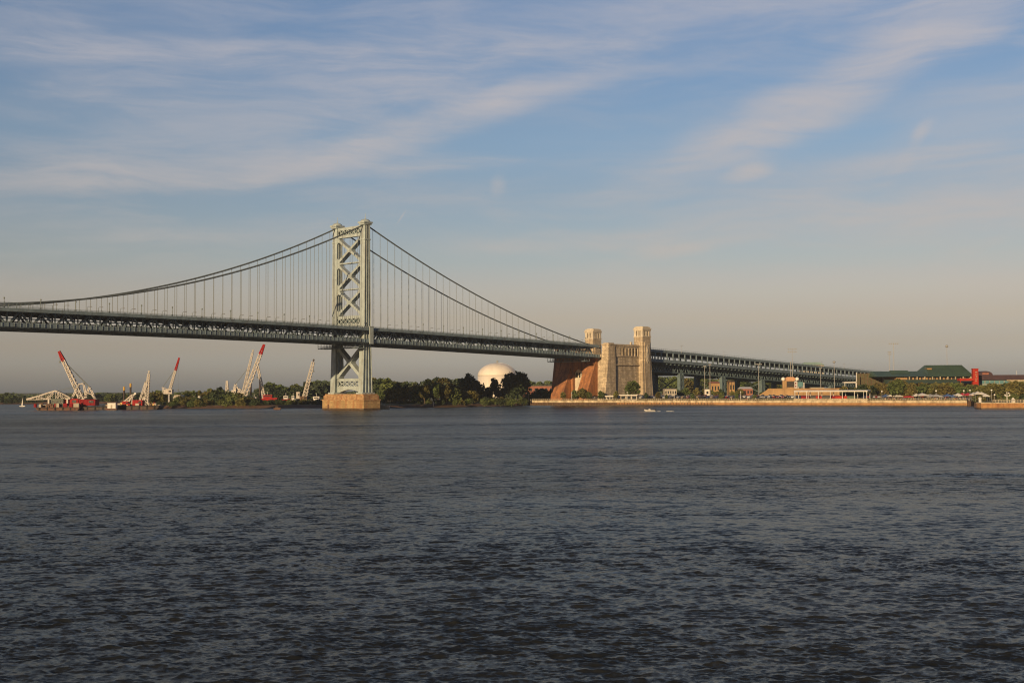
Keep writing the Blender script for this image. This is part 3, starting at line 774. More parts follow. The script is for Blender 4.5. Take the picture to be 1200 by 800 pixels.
#PART2
# ------------------------------------------------------------------ trees and shrubs
def rot_frame(rng):
    a = rng.normal(size=3); a /= np.linalg.norm(a); b = rng.normal(size=3); b -= a * a.dot(b); b /= np.linalg.norm(b)
    return a, b
def crown_mesh(seed, h, w, n, leaf, base=.28, lobes=11, shape='round'):
    rng = np.random.default_rng(seed); s = MB(); L_ = []
    for k in range(lobes):
        t = rng.random(); ang_ = rng.random() * 2 * pi
        zc = h * (base + (1 - base) * (.12 + .74 * t))
        prof = sin(pi * min(1, .22 + .72 * t)) if shape == 'round' else (1.05 - .8 * t)
        r = w * .5 * prof * (.25 + .45 * rng.random()); R = w * (.17 + .13 * rng.random()) * (1.15 - .45 * t)
        L_.append((r * cos(ang_), r * sin(ang_), min(zc, h - R * .8), R))
    L_.append((0, 0, h * .62, w * .27))
    wts = np.array([q[3] ** 2 for q in L_]); wts /= wts.sum()
    for i in range(n):
        x, y, z, R = L_[rng.choice(len(L_), p=wts)]
        d = rng.normal(size=3); d /= np.linalg.norm(d); rad = R * (1 - .55 * rng.random() ** 2.2) * (1 + .12 * rng.normal())
        p = np.array((x, y, z)) + d * rad * np.array((1, 1, .85))
        a, b = rot_frame(rng); a = a + d * .0; q = leaf * (.55 + .8 * rng.random()); a = a * q; b = b * q * .7
        s.add([p - a, p - b * 1.0, p + a, p + b], [(0, 1, 2, 3)])
    return s
def trunk_mesh(seed, h, r, base=.3):
    rng = np.random.default_rng(seed); s = MB()
    s.tube([(0, 0, -1), (0, 0, h * .1), (.1 * r, .2 * r, h * .35), (.3 * r, -.2 * r, h * .7)], [r * 1.35, r, r * .75, r * .3], 7)
    for k in range(5):
        a = k * 1.3 + rng.random(); z0 = h * (base * .7 + .08 * k); l = h * (.2 + .1 * rng.random())
        s.tube([(0, 0, z0), (cos(a) * l * .5, sin(a) * l * .5, z0 + l * .45), (cos(a) * l, sin(a) * l, z0 + l * .7)], [r * .5, r * .3, r * .1], 5)
    return s
VAR = [('deciduous_tree', dict(h=10, w=9, n=1000, leaf=.62, lobes=12)), ('deciduous_tree', dict(h=10, w=7.5, n=950, leaf=.60, lobes=11)), ('deciduous_tree', dict(h=10, w=10.5, n=1050, leaf=.64, base=.2, lobes=14)),
       ('deciduous_tree', dict(h=10, w=6.0, n=850, leaf=.56, lobes=10, base=.2)), ('deciduous_tree', dict(h=10, w=8.4, n=700, leaf=.58, lobes=9, base=.3)),
       ('shrub', dict(h=4, w=5.5, n=420, leaf=.42, base=.02, lobes=9)), ('shrub', dict(h=4, w=7.5, n=520, leaf=.42, base=.02, lobes=11)), ('shrub', dict(h=4, w=4.4, n=380, leaf=.40, base=.02, lobes=8))]
PLANTS = {}
def plant(var, leaf, X, Y, z, height, label, cat, group=None, rz=None, wide=1.0):
    key = (var, leaf)
    if key not in PLANTS:
        nm, kw = VAR[var]; r = empty(nm)
        crown_mesh(11 + var * 7, **kw).build('crown', LEAF[leaf], r)
        if nm == 'shrub':
            s = MB()
            for k in range(4): s.tube([(0, 0, -.6), (cos(k * 1.6) * .9, sin(k * 1.6) * .9, 2.2)], [.09, .04], 5)
            s.build('stem', M['trunk'], r)
        else: trunk_mesh(var, kw['h'], .34, kw.get('base', .28)).build('trunk', M['trunk'], r)
        PLANTS[key] = r; o = r
    else: o = copy_tree(PLANTS[key])
    o.location = (X, Y, z); k = height / VAR[var][1]['h']; o.scale = (k * wide, k * wide, k)
    o.rotation_euler.z = random.random() * 6.28 if rz is None else rz
    for q in ('group',):
        if q in o: del o[q]
    tag(o, label, cat, group); return o
def stand(x0, x1, n, Y0, Y1, tops, leaves, vars_, label, cat, group, z=2.0, jit=1.6, wide=(.9, 1.25)):
    """n plants between two columns of the photograph; tops is a polyline of crown heights there"""
    for i in range(n):
        px = x0 + (x1 - x0) * (i + .5 + random.uniform(-.45, .45)) / n; Y = random.uniform(Y0, Y1)
        ty = float(np.interp(px, [t[0] for t in tops], [t[1] for t in tops])) + random.uniform(-.3, 1) * jit
        X = gx(px, Y); h = gz(px, ty, Y) - z
        if h < 1: h = 1
        plant(random.choice(vars_), random.choice(leaves), X, Y, z, h, label, cat, group, wide=random.uniform(*wide))
T_, S_ = [0, 1, 2, 4], [5, 6, 7]
stand(-60, 132, 46, 1240, 1330, [(-60, 459), (10, 460), (20, 463), (40, 463.5), (60, 461), (130, 459.5)], ['far', 'far', 'green'], [0, 2, 1], 'dark tree in the far wooded shore behind the crane barges', 'tree', 'trees of the far shore behind the crane barges', 1.6, 1.0, (1.1, 1.6))
stand(-60, 132, 44, 1230, 1242, [(-60, 466.5), (130, 466.5)], ['far', 'dark'], S_, 'low bush at the waterline of the far shore behind the crane barges', 'bush', 'bushes along the far shore', 1.2, 1.5, (1.2, 1.9))
stand(126, 186, 16, 1140, 1250, [(126, 459.5), (150, 461), (186, 458)], ['far', 'green'], [0, 2], 'tree on the far shore behind the low crane barge', 'tree', 'trees behind the low crane barge', 1.6, 1.0, (1.1, 1.5))
stand(174, 200, 5, 890, 930, [(174, 462), (184, 456), (196, 459), (200, 462)], ['green', 'olive'], T_, 'sunlit green tree at the point of land beside the slim red-tipped crane', 'tree', 'trees beside the slim red-tipped crane')
stand(208, 268, 15, 900, 1000, [(208, 460), (228, 457), (240, 456), (252, 452), (262, 455), (268, 460)], ['green', 'olive', 'dark'], T_, 'tree on the point of land between the slim crane and the crane cluster', 'tree', 'trees between the slim crane and the crane cluster')
stand(300, 388, 22, 1050, 1180, [(300, 456), (318, 448), (326, 451), (340, 455), (346, 450), (360, 447), (375, 446), (388, 447)], ['dark', 'green', 'far'], [0, 2], 'rounded dark tree in the wood behind the red vessel', 'tree', 'trees behind the red vessel', 2.0, 1.2, (1.0, 1.4))
stand(183, 392, 74, 850, 868, [(183, 470), (210, 469), (240, 467), (290, 466), (330, 468), (392, 468)], ['olive', 'green', 'green', 'olive', 'dark'], S_, 'low bush on the muddy bank of the left point of land', 'bush', 'bushes on the muddy bank left of the pier', 1.9, 1.5)
stand(205, 300, 22, 866, 895, [(205, 464), (240, 463), (262, 460), (285, 461), (300, 466)], ['green', 'dark', 'olive'], S_ + [2], 'taller bush behind the bank below the crane cluster', 'bush', 'taller bushes below the crane cluster', 2.0, 2.0)
stand(432, 560, 36, 930, 1080, [(432, 445), (445, 443), (470, 447), (490, 448), (505, 443), (530, 444), (545, 446), (560, 447)], ['green', 'olive', 'dark', 'far'], T_, 'green tree in the wooded bank between the bridge pier and the white tank', 'tree', 'trees between the bridge pier and the white tank', 2.4, 2.0)
stand(440, 560, 20, 850, 920, [(440, 458), (490, 450), (510, 447), (540, 450), (560, 455)], ['green', 'olive', 'olive'], T_, 'sunlit tree at the front of the bank between the pier and the white tank', 'tree', 'front trees between the pier and the white tank', 2.4, 2.5)
stand(440, 618, 58, 832, 906, [(440, 469), (490, 468), (540, 467), (590, 465), (618, 467)], ['olive', 'green', 'green', 'dark'], S_, 'low bush along the muddy bank right of the bridge pier', 'bush', 'bushes on the muddy bank right of the pier', 2.0, 2.0)
for o in list(col.objects): pass
dk = 'dark'
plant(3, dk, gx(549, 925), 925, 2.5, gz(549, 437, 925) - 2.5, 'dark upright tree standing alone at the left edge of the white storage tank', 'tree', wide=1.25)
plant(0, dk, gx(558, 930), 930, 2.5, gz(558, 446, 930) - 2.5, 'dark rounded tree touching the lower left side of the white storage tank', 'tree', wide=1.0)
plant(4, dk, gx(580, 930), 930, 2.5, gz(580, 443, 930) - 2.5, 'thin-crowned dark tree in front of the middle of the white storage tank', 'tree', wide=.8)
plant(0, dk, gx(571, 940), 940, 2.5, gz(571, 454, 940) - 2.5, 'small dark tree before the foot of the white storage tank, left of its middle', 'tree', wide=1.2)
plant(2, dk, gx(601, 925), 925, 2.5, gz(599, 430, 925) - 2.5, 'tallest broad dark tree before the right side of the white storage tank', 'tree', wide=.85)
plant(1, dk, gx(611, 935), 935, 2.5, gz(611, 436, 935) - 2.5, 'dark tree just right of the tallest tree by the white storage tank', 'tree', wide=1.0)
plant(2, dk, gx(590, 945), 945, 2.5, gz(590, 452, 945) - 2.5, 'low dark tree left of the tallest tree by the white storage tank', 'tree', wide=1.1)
stand(612, 655, 12, 1380, 1500, [(612, 446), (630, 447), (655, 446)], ['far', 'green'], [0, 2], 'distant tree seen between the dark trees and the stone anchorage', 'tree', 'distant trees left of the anchorage', 3, 1.0, (1.2, 1.6))
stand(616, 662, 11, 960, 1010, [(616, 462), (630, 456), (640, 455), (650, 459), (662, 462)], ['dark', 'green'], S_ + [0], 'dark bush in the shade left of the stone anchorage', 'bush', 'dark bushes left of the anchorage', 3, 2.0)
for px, ty, lf, lab in ((660, 459, 'olive', 'small promenade tree before the shaded left buttress'), (673, 457, 'green', 'small promenade tree before the arched recess of the anchorage'), (682, 455, 'olive', 'small leafy promenade tree before the sunlit orange buttress'), (690, 459, 'green', 'low promenade tree before the right edge of the orange buttress'),
                        (704, 458, 'green', 'small promenade tree at the foot of the anchorage bastion'), (722, 458, 'olive', 'small round tree at the middle of the anchorage side wall'), (757, 460, 'dark', 'low dark tree at the foot of the near corner tower'), (771, 459, 'olive', 'small tree just right of the near corner tower')):
    Y = shoreY(px) + 7; plant(random.choice([0, 1]), lf, gx(px, Y), Y, LZ, gz(px, ty, Y) - LZ, lab, 'tree')
Y = shoreY(741) + 16; plant(1, 'green', gx(741, Y), Y, LZ, gz(741, 446, Y) - LZ, 'tall rounded tree against the wall beside the near corner tower', 'tree', wide=1.25)
stand(768, 926, 30, 1260, 1420, [(768, 443), (785, 440), (800, 443), (830, 443), (860, 444), (926, 445)], ['green', 'dark', 'green', 'olive'], T_, 'tree seen under the approach viaduct between its trestle towers', 'tree', 'trees seen under the viaduct', 3, 2.0, (1.0, 1.5))
stand(776, 895, 14, 950, 990, [(776, 455), (800, 454), (830, 455), (895, 457)], ['olive', 'green', 'dark'], T_, 'small tree in the car park before the viaduct trestles', 'tree', 'small trees before the viaduct trestles', LZ, 2.0, (.9, 1.2))
for px, ty in ((781, 462), (812, 461), (845, 460), (863, 461), (884, 462)):
    Y = shoreY(px) + 8; plant(0, 'green', gx(px, Y), Y, LZ, gz(px, ty, Y) - LZ, 'small round tree among the cars behind the river wall', 'tree', 'small trees among the parked cars')
stand(988, 1040, 12, 830, 850, [(988, 453), (1005, 450), (1030, 449), (1040, 450)], ['autumn', 'olive', 'dark'], T_, 'olive-brown tree below the tall green netting', 'tree', 'trees below the tall green netting', LZ, 2.0, (1.0, 1.3))
stand(1036, 1146, 30, 805, 840, [(1036, 450), (1055, 443), (1062, 447), (1075, 449), (1100, 447), (1120, 448), (1146, 449)], ['autumn', 'olive', 'olive', 'autumn', 'green'], T_, 'olive-brown tree in the row before the green-roofed hall', 'tree', 'trees before the green-roofed hall', LZ, 2.0, (1.0, 1.35))
stand(1147, 1250, 30, 770, 815, [(1147, 451), (1170, 449), (1190, 447), (1200, 446), (1250, 447)], ['green', 'olive', 'dark', 'olive'], T_, 'green tree in the dense row before the dark-roofed building', 'tree', 'trees before the dark-roofed building', LZ, 2.0, (1.0, 1.35))
stand(1142, 1250, 26, 735, 760, [(1142, 463), (1250, 460)], ['green', 'dark', 'olive'], S_, 'bush behind the lower stone quay', 'bush', 'bushes behind the lower quay', LZ, 2.0, (1.0, 1.4))
plant(2, 'green', gx(1196, 960), 960, LZ, gz(1196, 436, 960) - LZ, 'tall tree rising above the dark-roofed building', 'tree', wide=1.1)

# a far wood closes the horizon; it reads as one mass
rng = np.random.default_rng(5); s = MB()
for i in range(15000):
    a = rng.uniform(-.62, .62); d = rng.uniform(1750, 2300); X, Y = d * sin(a), d * cos(a)
    z = rng.random() ** .7 * (5.5 + 1.5 * sin(a * 40) + 1.2 * sin(a * 113 + 1) + .8 * sin(a * 290)) + 1.5
    A, B = rot_frame(rng); q = rng.uniform(1.2, 2.4); p = np.array((X, Y, z + 1.5)); A *= q; B *= q
    s.add([p - A, p - B, p + A, p + B], [(0, 1, 2, 3)])
tag(s.build('woods', LEAF['far']), kind='stuff')

# ------------------------------------------------------------------ white storage tank
Y = 1085; X0 = gx(583, Y); tank = empty('storage_tank', (X0, Y, 2)); tag(tank, 'large cream-white domed storage tank standing behind dark trees', 'storage tank')
R = 23.2 * Y / F; zs, zp = gz(583, 440.5, Y) - 2, gz(583, 425, Y) - 2
s = MB(); s.lathe([(R, -1), (R, 7), (R, zs)], n=56); s.build('shell', M['tank'], tank, True)
s = MB(); prof = [(R * cos(t), zs + (zp - zs) * sin(t)) for t in np.linspace(0, pi / 2 - .06, 12)]; s.lathe(prof, n=56); s.build('dome', M['tank'], tank, True)
s = MB()
for k in range(30):
    a, b = -.4 + k * .05, -.35 + k * .05; za, zb = zs * k / 30, zs * (k + 1) / 30
    s.bar(((R + .7) * cos(a), (R + .7) * sin(a), za), ((R + .7) * cos(b), (R + .7) * sin(b), zb), .9, .25)
s.build('spiral_stair', M['white'], tank)
s = MB()
pv = None
for k in range(14):
    t = pi * .5 * k / 13; p = (R * 1.005 * cos(t) * .94, -R * 1.005 * cos(t) * .34, zs + (zp - zs) * sin(t) + .12)
    if pv: s.bar(pv, p, .8, .12)
    pv = p
s.build('roof_walkway', M['white'], tank)
s = MB(); s.lathe([(.7, 0), (.7, 1.2), (1.0, 1.3), (1.0, 1.7), (.2, 1.9)], (0, 0, zp), 10); s.build('vent', M['polegrey'], tank)

# ------------------------------------------------------------------ barges and cranes on the left
def W(px, py, Y, o=Vector((0, 0, 0))): return at(px, py, Y) - o
def hull(name, px0, px1, Y, dep, hz, m, label, cat, rake=2.0):
    x0, x1 = gx(px0, Y), gx(px1, Y); r = empty(name, ((x0 + x1) / 2, Y + dep / 2, 0)); tag(r, label, cat)
    a = (x1 - x0) / 2; s = MB()
    s.prism([(-a + rake, -.8), (a - rake, -.8), (a, hz * .55), (a, hz), (-a, hz), (-a, hz * .55)], -dep / 2, dep / 2, ((1, 0, 0), (0, 0, 1), (0, 1, 0)))
    s.build('hull', m, r)
    s = MB(); s.box(-a + .1, a - .1, -dep / 2 - .18, -dep / 2 - .01, hz - .45, hz - .1)
    for k in range(int(2 * a / 5)): xx = -a + 2.5 + k * 5; s.tube([(xx, -dep / 2 + .5, hz), (xx, -dep / 2 + .5, hz + .7)], .2, 6); s.box(xx - .35, xx + .35, -dep / 2 - .4, -dep / 2 - .19, .2, hz - .1)
    s.build('fender', M['rubber'], r)
    return r
YB = 800
b1 = hull('deck_barge', 42, 93, YB, 13, 2.0, M['rusthull'], 'rust-brown flat deck barge loaded with gear, at the far left of the fleet', 'barge')
o1 = b1.location; s = MB(); rr = random.Random(4)
for k in range(34):
    x = rr.uniform(-13, 13); y = rr.uniform(-6, 4); w, h = rr.uniform(.5, 1.8), rr.uniform(.6, 2.6)
    MB().box(x - w, x + w, y - .8, y + .8, 2.0, 2.0 + h).build('deck_gear', M[rr.choice(['brown', 'concrete', 'darkred', 'polegrey', 'rusthull'])], b1)
s = MB(); s = MB(); x0, x1 = W(62, 0, YB).x - o1.x, W(76, 0, YB).x - o1.x; s.box(x0, x1, -3, 4, 2.0, 7.2); s.box(x0 - .3, x1 + .3, -3.3, 4.3, 7.2, 7.5)
dh = s.build('deckhouse', mat('grey_green_house', (.10, .12, .10), .7, .2), b1)
for k in range(3):
    s = MB(); xx = x0 + (x1 - x0) * (k + .5) / 3; s.box(xx - .7, xx + .7, -3.06, -3.01, 4.8, 6.2); s.build('window', M['darkglass'], dh)
s = MB(); s.tube([(W(45, 0, YB).x - o1.x, -5, 2), (W(45, 0, YB).x - o1.x, -5, 4.2)], 1.0, 10); s.build('mooring_drum', M['darkred'], b1)
b2 = hull('crane_barge', 89, 127, YB + 4, 14, 2.2, M['hull'], 'black crane barge carrying the largest red-tipped white crane', 'barge')
# lattice truss lying along the first barge
tr = empty('lattice_boom', (gx(58, YB + 6), YB + 6, 0)); tag(tr, 'white lattice boom laid flat above the rust-brown deck barge', 'crane boom')
o = tr.location; s = MB()
pts_t = [(32, 467.2), (44, 464.2), (55, 460.6), (66, 457.4), (74, 461), (83, 466)]; pts_b = [(32, 468.2), (44, 468.0), (55, 467.8), (66, 467.6), (74, 467.4), (83, 467.2)]
for dy in (-1.6, 1.6):
    A = [W(*p, YB + 6, o) + Vector((0, dy, 0)) for p in pts_t]; B = [W(*p, YB + 6, o) + Vector((0, dy, 0)) for p in pts_b]
    for i in range(5):
        s.bar(A[i], A[i + 1], .42); s.bar(B[i], B[i + 1], .36); s.bar(A[i], B[i + 1], .28) if i % 2 else s.bar(B[i], A[i + 1], .28); s.bar(A[i + 1], B[i + 1], .24)
        mA, mB = (A[i] + A[i + 1]) / 2, (B[i] + B[i + 1]) / 2; s.bar(mA, mB, .2); s.bar(mA, B[i], .2)
for p in pts_t + pts_b: q = W(*p, YB + 6, o); s.bar(q - Vector((0, 1.6, 0)), q + Vector((0, 1.6, 0)), .3)
s.build('truss', M['cranewhite'], tr)
s = MB()
for px in (58, 80): q = W(px, 467.6, YB + 6, o); s.box(q.x - .5, q.x + .5, -1.8, 1.8, 2.0, q.z)
s.build('cradle', M['cranewhite'], tr)
s = MB()
for p, q in (((67, 457.6), (91, 451.6)), ((68, 458.2), (92, 453.4))): s.bar(W(*p, YB + 6, o), W(*q, YB + 8, o), .16)
s.build('stay_cable', M['cable'], tr)

def crane(px, Y, label, boom, tipfrac=None, w=(2.4, 1.6), r=.28, stays=(), masts=(), houses=(), tip_mat='red', boom_mat='cranewhite', lines=(), base=None, n=11):
    """lattice crane; every point is given where it stands in the photograph at depth Y"""
    root = empty('lattice_crane', (gx(px, Y), Y, 0)); tag(root, label, 'crane'); o = root.location
    p, q = W(*boom[0], Y, o), W(*boom[1], Y, o)
    if tipfrac:
        mid = p + (q - p) * tipfrac; wm = w[0] + (w[1] - w[0]) * tipfrac
        bm = MB().lattice(p, mid, w[0], wm, n, r).build('boom', M[boom_mat], root)
        t = MB(); t.lattice(mid, q, wm, w[1] * .55, 4, r * 1.25); t.bar(q - (q - p) * .09, q, .9); t.build('boom_tip', M[tip_mat], bm)
    else:
        bm = MB().lattice(p, q, w[0], w[1], n, r).build('boom', M[boom_mat], root)
        t = MB(); d = (q - p).normalized(); t.bar(q, q + d * 2.2, .8); t.tube([q + d * 1.6 + Vector((0, -.5, 0)), q + d * 1.6 + Vector((0, .5, 0))], .7, 10); t.build('boom_tip', M[tip_mat], bm)
    for pts in masts:
        s = MB()
        for a, b in zip(pts, pts[1:]):
            for dy in (-1.3, 1.3): s.bar(W(*a, Y, o) + Vector((0, dy, 0)), W(*b, Y, o) + Vector((0, dy, 0)), r * 1.5)
        for a in pts: z = W(*a, Y, o); s.bar(z - Vector((0, 1.3, 0)), z + Vector((0, 1.3, 0)), r)
        s.build('gantry', M[boom_mat], root)
    for a, b in stays:
        s = MB()
        for dy in (-.5, .5): s.bar(W(*a, Y, o) + Vector((0, dy, 0)), W(*b, Y, o) + Vector((0, dy, 0)), .17)
        s.build('stay_cable', M['cable'], root)
    for a, b in lines: s = MB(); s.bar(W(*a, Y, o), W(*b, Y, o), .10); s.box(W(*b, Y, o).x - .4, W(*b, Y, o).x + .4, -.4, .4, W(*b, Y, o).z - 1.2, W(*b, Y, o).z); s.build('hoist_line', M['cable'], root)
    for (x0, y0, x1, y1, dep, m_) in houses:
        a, b = W(x0, y1, Y, o), W(x1, y0, Y, o); s = MB(); s.box(a.x, b.x, -dep / 2, dep / 2, a.z, b.z); s.box(a.x - .2, b.x + .2, -dep / 2 - .2, dep / 2 + .2, b.z, b.z + .25)
        for k in range(max(1, int((b.x - a.x) / 2.2))): xx = a.x + 1.1 + k * 2.2; s.box(xx - .12, xx + .12, -dep / 2 - .12, -dep / 2 - .01, a.z, b.z)
        hs = s.build('machine_house', M[m_], root)
        s = MB(); s.box(a.x + (b.x - a.x) * .62, a.x + (b.x - a.x) * .9, -dep / 2 - .2, -dep / 2 - .13, a.z + (b.z - a.z) * .45, a.z + (b.z - a.z) * .85); s.build('window', M['darkglass'], hs)
    return root
crane(97, YB + 10, 'largest white lattice crane with a red boom tip leaning left from the black barge', ((98, 472), (69.3, 411.5)), .82, (2.9, 1.7), .33,
      stays=(((75, 423), (105, 453)), ((74, 422), (104.5, 453.5))), masts=(((97.5, 471), (105, 453), (112.5, 469)), ((84, 467), (93, 450), (98, 449), (101, 466)), ((112.5, 469), (108, 462), (102, 460))), houses=((77, 467.4, 94, 475, 9, 'red'), (94.4, 468.2, 114, 475, 8, 'darkred'), (88.5, 472, 98.5, 476.4, 11, 'red')), lines=(((69.5, 412), (70, 423)),))
s = hull('crane_barge', 132, 186, YB + 12, 13, 2.6, M['hull'], 'long low black barge with the short white derrick and two spud poles', 'barge')
o = s.location; ms = MB(); rr = random.Random(9)
for k in range(26):
    x = rr.uniform(-13, 14); w, h = rr.uniform(.4, 1.4), rr.uniform(.5, 2.2); y = rr.uniform(-5.5, 2); MB().box(x - w, x + w, y - .7, y + .7, 2.6, 2.6 + h).build('deck_gear', M[rr.choice(['yellow', 'brown', 'concrete', 'darkred'])], s)
crane(172, YB + 17, 'short white derrick standing nearly upright on the long low barge', ((171.5, 474), (174.4, 438)), None, (2.2, 1.2), .28, masts=(((162.5, 473), (171, 446.5), (168, 473)), ((166, 473), (172.6, 452))), houses=((157, 469, 168.5, 475, 7, 'red'),), tip_mat='polegrey')
crane(150, YB + 16, 'small red and white inclined boom resting on the long low barge', ((143, 475), (156.4, 463)), None, (2.2, 1.6), .34, masts=(((150, 475), (156, 463), (155, 475)),), houses=((144.5, 470.5, 151.5, 475.4, 5, 'red'),), tip_mat='white', n=6)
for px, ty, lab in ((145.4, 453, 'shorter black spud pole with a yellow top on the low barge'), (153, 449, 'taller black spud pole with a yellow top on the low barge')):
    Y = YB + 21; r = empty('spud_pole', (gx(px, Y), Y, 0)); tag(r, lab, 'spud pole'); zt_ = gz(px, ty, Y)
    MB().tube([(0, 0, -1), (0, 0, zt_ - 2.4)], .62, 10).build('shaft', M['hull'], r); MB().tube([(0, 0, zt_ - 2.4), (0, 0, zt_)], [.66, .66], 10).build('painted_top', M['yellow'], r)
Y = YB + 3; x0, x1 = gx(126, Y), gx(135.5, Y); r = empty('white_container', ((x0 + x1) / 2, Y + 2, 0)); tag(r, 'small white box cabin on a float between the two crane barges', 'cabin'); a = (x1 - x0) / 2
MB().box(-a - .6, a + .8, -2.6, 2.6, -.6, 1.0).build('float', M['rusthull'], r)
s = MB(); s.box(-a, a, -2, 2, 1.0, 4.3); s.box(-a - .1, a + .1, -2.1, 2.1, 4.3, 4.5); s.build('cabin', M['white'], r)
s = MB(); s.box(-.5, .5, -2.06, -2.01, 1.05, 3.2); s.build('door', M['concrete'], r)
Y = YB + 14; r = hull('pontoon', 108, 133, Y, 8, 1.3, M['brown'], 'low yellow-railed pontoon behind the white box cabin', 'pontoon', 1.0)
s = MB(); 
for k in range(14): x = -6.5 + k; s.bar((x, -3.5, 1.3), (x, -3.5, 3.0), .2)
s.bar((-6.5, -3.5, 3.0), (6.5, -3.5, 3.0), .25); s.bar((-6.5, -3.5, 2.2), (6.5, -3.5, 2.2), .2); s.build('railing', M['yellow'], r)
YC = 885
crane(199, YC, 'slim white crane with a long red boom tip on a thin pedestal at the point', ((198.6, 458), (210, 419)), .62, (1.5, 1.0), .26, stays=(((191, 453), (205.2, 433)),), masts=(((192, 461), (190.5, 453.5), (198, 456.5)),), houses=((193, 456.6, 202.5, 461.5, 5, 'cranewhite'), (197.2, 461.5, 199, 474, 1.4, 'polegrey')), lines=(((208.8, 422), (208.8, 456)),))
Y = 890; r = empty('barrel_roof_shed', (gx(210, Y), Y, 2)); tag(r, 'beige barrel-roofed shed on stilts among the bushes', 'shed'); a = 5.2 * Y / F; zb, zt_ = gz(210, 468.5, Y) - 2, gz(210, 462.6, Y) - 2
s = MB(); s.prism([(-a, zb), (a, zb)] + [(a * cos(t), zb + (zt_ - zb) * min(1, 1.25 * sin(t))) for t in np.linspace(.1, pi - .1, 12)], -5, 5, ((1, 0, 0), (0, 0, 1), (0, 1, 0))); s.build('cover', M['concrete'], r)
s = MB(); s.box(-a, a, -4.8, 4.8, -.6, zb); s.build('base', M['brown'], r)
Y = 895; r = empty('parked_van', (gx(241, Y), Y, 2.2)); tag(r, 'white van parked above the bushes of the left bank', 'van')
s = MB(); s.prism([(-2.6, .5), (2.6, .5), (2.6, 1.3), (1.9, 1.5), (1.3, 2.4), (-2.5, 2.5), (-2.6, 2.2)], -1, 1, ((1, 0, 0), (0, 0, 1), (0, 1, 0)), (0, 0, 2.6)); s.build('body', M['white'], r)
for x in (-1.6, 1.6):
    for y in (-1, 1): MB().tube([(x, y - .12, 3.05), (x, y + .12, 3.05)], .42, 10).build('wheel', M['rubber'], r)
MB().prism([(.5, 1.5), (1.75, 1.5), (1.25, 2.3), (.5, 2.3)], -1.02, 1.02, ((1, 0, 0), (0, 0, 1), (0, 1, 0)), (0, 0, 2.6)).build('window', M['darkglass'], r)
MB().box(-6, 5, -1.6, 1.6, -.4, 2.62).build('ramp', M['bank'], r)
for px, ty, lab in ((226.5, 466, 'left of a pair of small white storage tubs on the left bank'), (233.5, 466, 'right of a pair of small white storage tubs on the left bank')):
    Y = 892; r = MB().lathe([(1.1, 0), (1.1, 2.2), (.8, 2.6), (.2, 2.8)], n=10).build('storage_tub', M['white']); r.location = (gx(px, Y), Y, gz(px, ty, Y) - 1.4); tag(r, lab, 'tub')
# the cluster in the middle
YD = 915
crane(285, YD, 'thinner white lattice crane behind the thick-boomed crane of the cluster', ((283.5, 466), (296, 413)), None, (1.8, 1.0), .28, stays=(((275.5, 450.5), (291, 431)),), masts=(((272, 465), (275.5, 450), (283, 462)),), tip_mat='polegrey')
crane(287, YD - 8, 'thick-boomed white crane with a red tip reaching up to the bridge deck', ((285.5, 467), (309.5, 403.5)), .82, (2.7, 1.7), .36, boom_mat='cranewhite', masts=(((276, 466), (281, 455), (287, 463)),))
crane(308, YD + 4, 'white lattice crane leaning left over the red vessel', ((309.5, 466), (302, 428.5)), None, (2.1, 1.1), .30, tip_mat='polegrey', lines=(((302, 428.5), (301.6, 441)),))
crane(357, YD + 10, 'stout white lattice crane with a dark tip standing alone left of the bridge pier', ((356.5, 467), (367, 424)), None, (3.0, 1.7), .33, tip_mat='hull', houses=((347.5, 459.5, 351.5, 467, 3, 'cranewhite'), (352, 464.5, 360, 469, 5, 'brown')), lines=(((367.6, 425), (367.6, 434)),))
s = MB(); o = Vector((gx(267, YD), YD, 2)); pts = [W(264.8, 464, YD, o), W(269.4, 464, YD, o), W(266, 446, YD, o)]
s.lattice((0, 0, -.5), (pts[2].x, 0, pts[2].z), 3.0, .8, 7, .4); m_ = s.build('lattice_mast', M['cranewhite']); m_.location = o; tag(m_, 'slim white lattice mast left of the cream work vessel', 'mast')
r = empty('work_vessel', (gx(277, YD + 14), YD + 14, 1)); tag(r, 'cream work vessel with a stepped cabin at the foot of the crane cluster', 'vessel')
k = (YD + 14) / F
MB().prism([(-9 * k, 0), (9 * k, 0), (11 * k, 6), (-10 * k, 5.4)], -4, 4, ((1, 0, 0), (0, 0, 1), (0, 1, 0))).build('hull', M['white'], r)
for a, b, z0, z1, nm in ((-7, 8, 5.4, 8.2, 'cabin'), (-4.5, 4, 8.2, 11.2, 'bridge_cabin'), (-2.5, 2, 11.2, 13.4, 'wheelhouse')):
    s = MB(); s.box(a * k, b * k, -3, 3, z0, z1); s.box(a * k - .3, b * k + .3, -3.3, 3.3, z1, z1 + .2); q = s.build(nm, M['tank'], r)
    for j in range(4): xx = (a + (b - a) * (j + .5) / 4) * k; MB().box(xx - .4, xx + .4, -3.07, -3.01, z0 + 1.2, z1 - .5).build('window', M['darkglass'], q)
s = MB(); s.tube([(0, 0, 13.4), (0, 0, 17)], .15, 6); s.bar((-1.2, 0, 15.6), (1.2, 0, 15.6), .12); s.build('mast', M['white'], r)
YE = 905
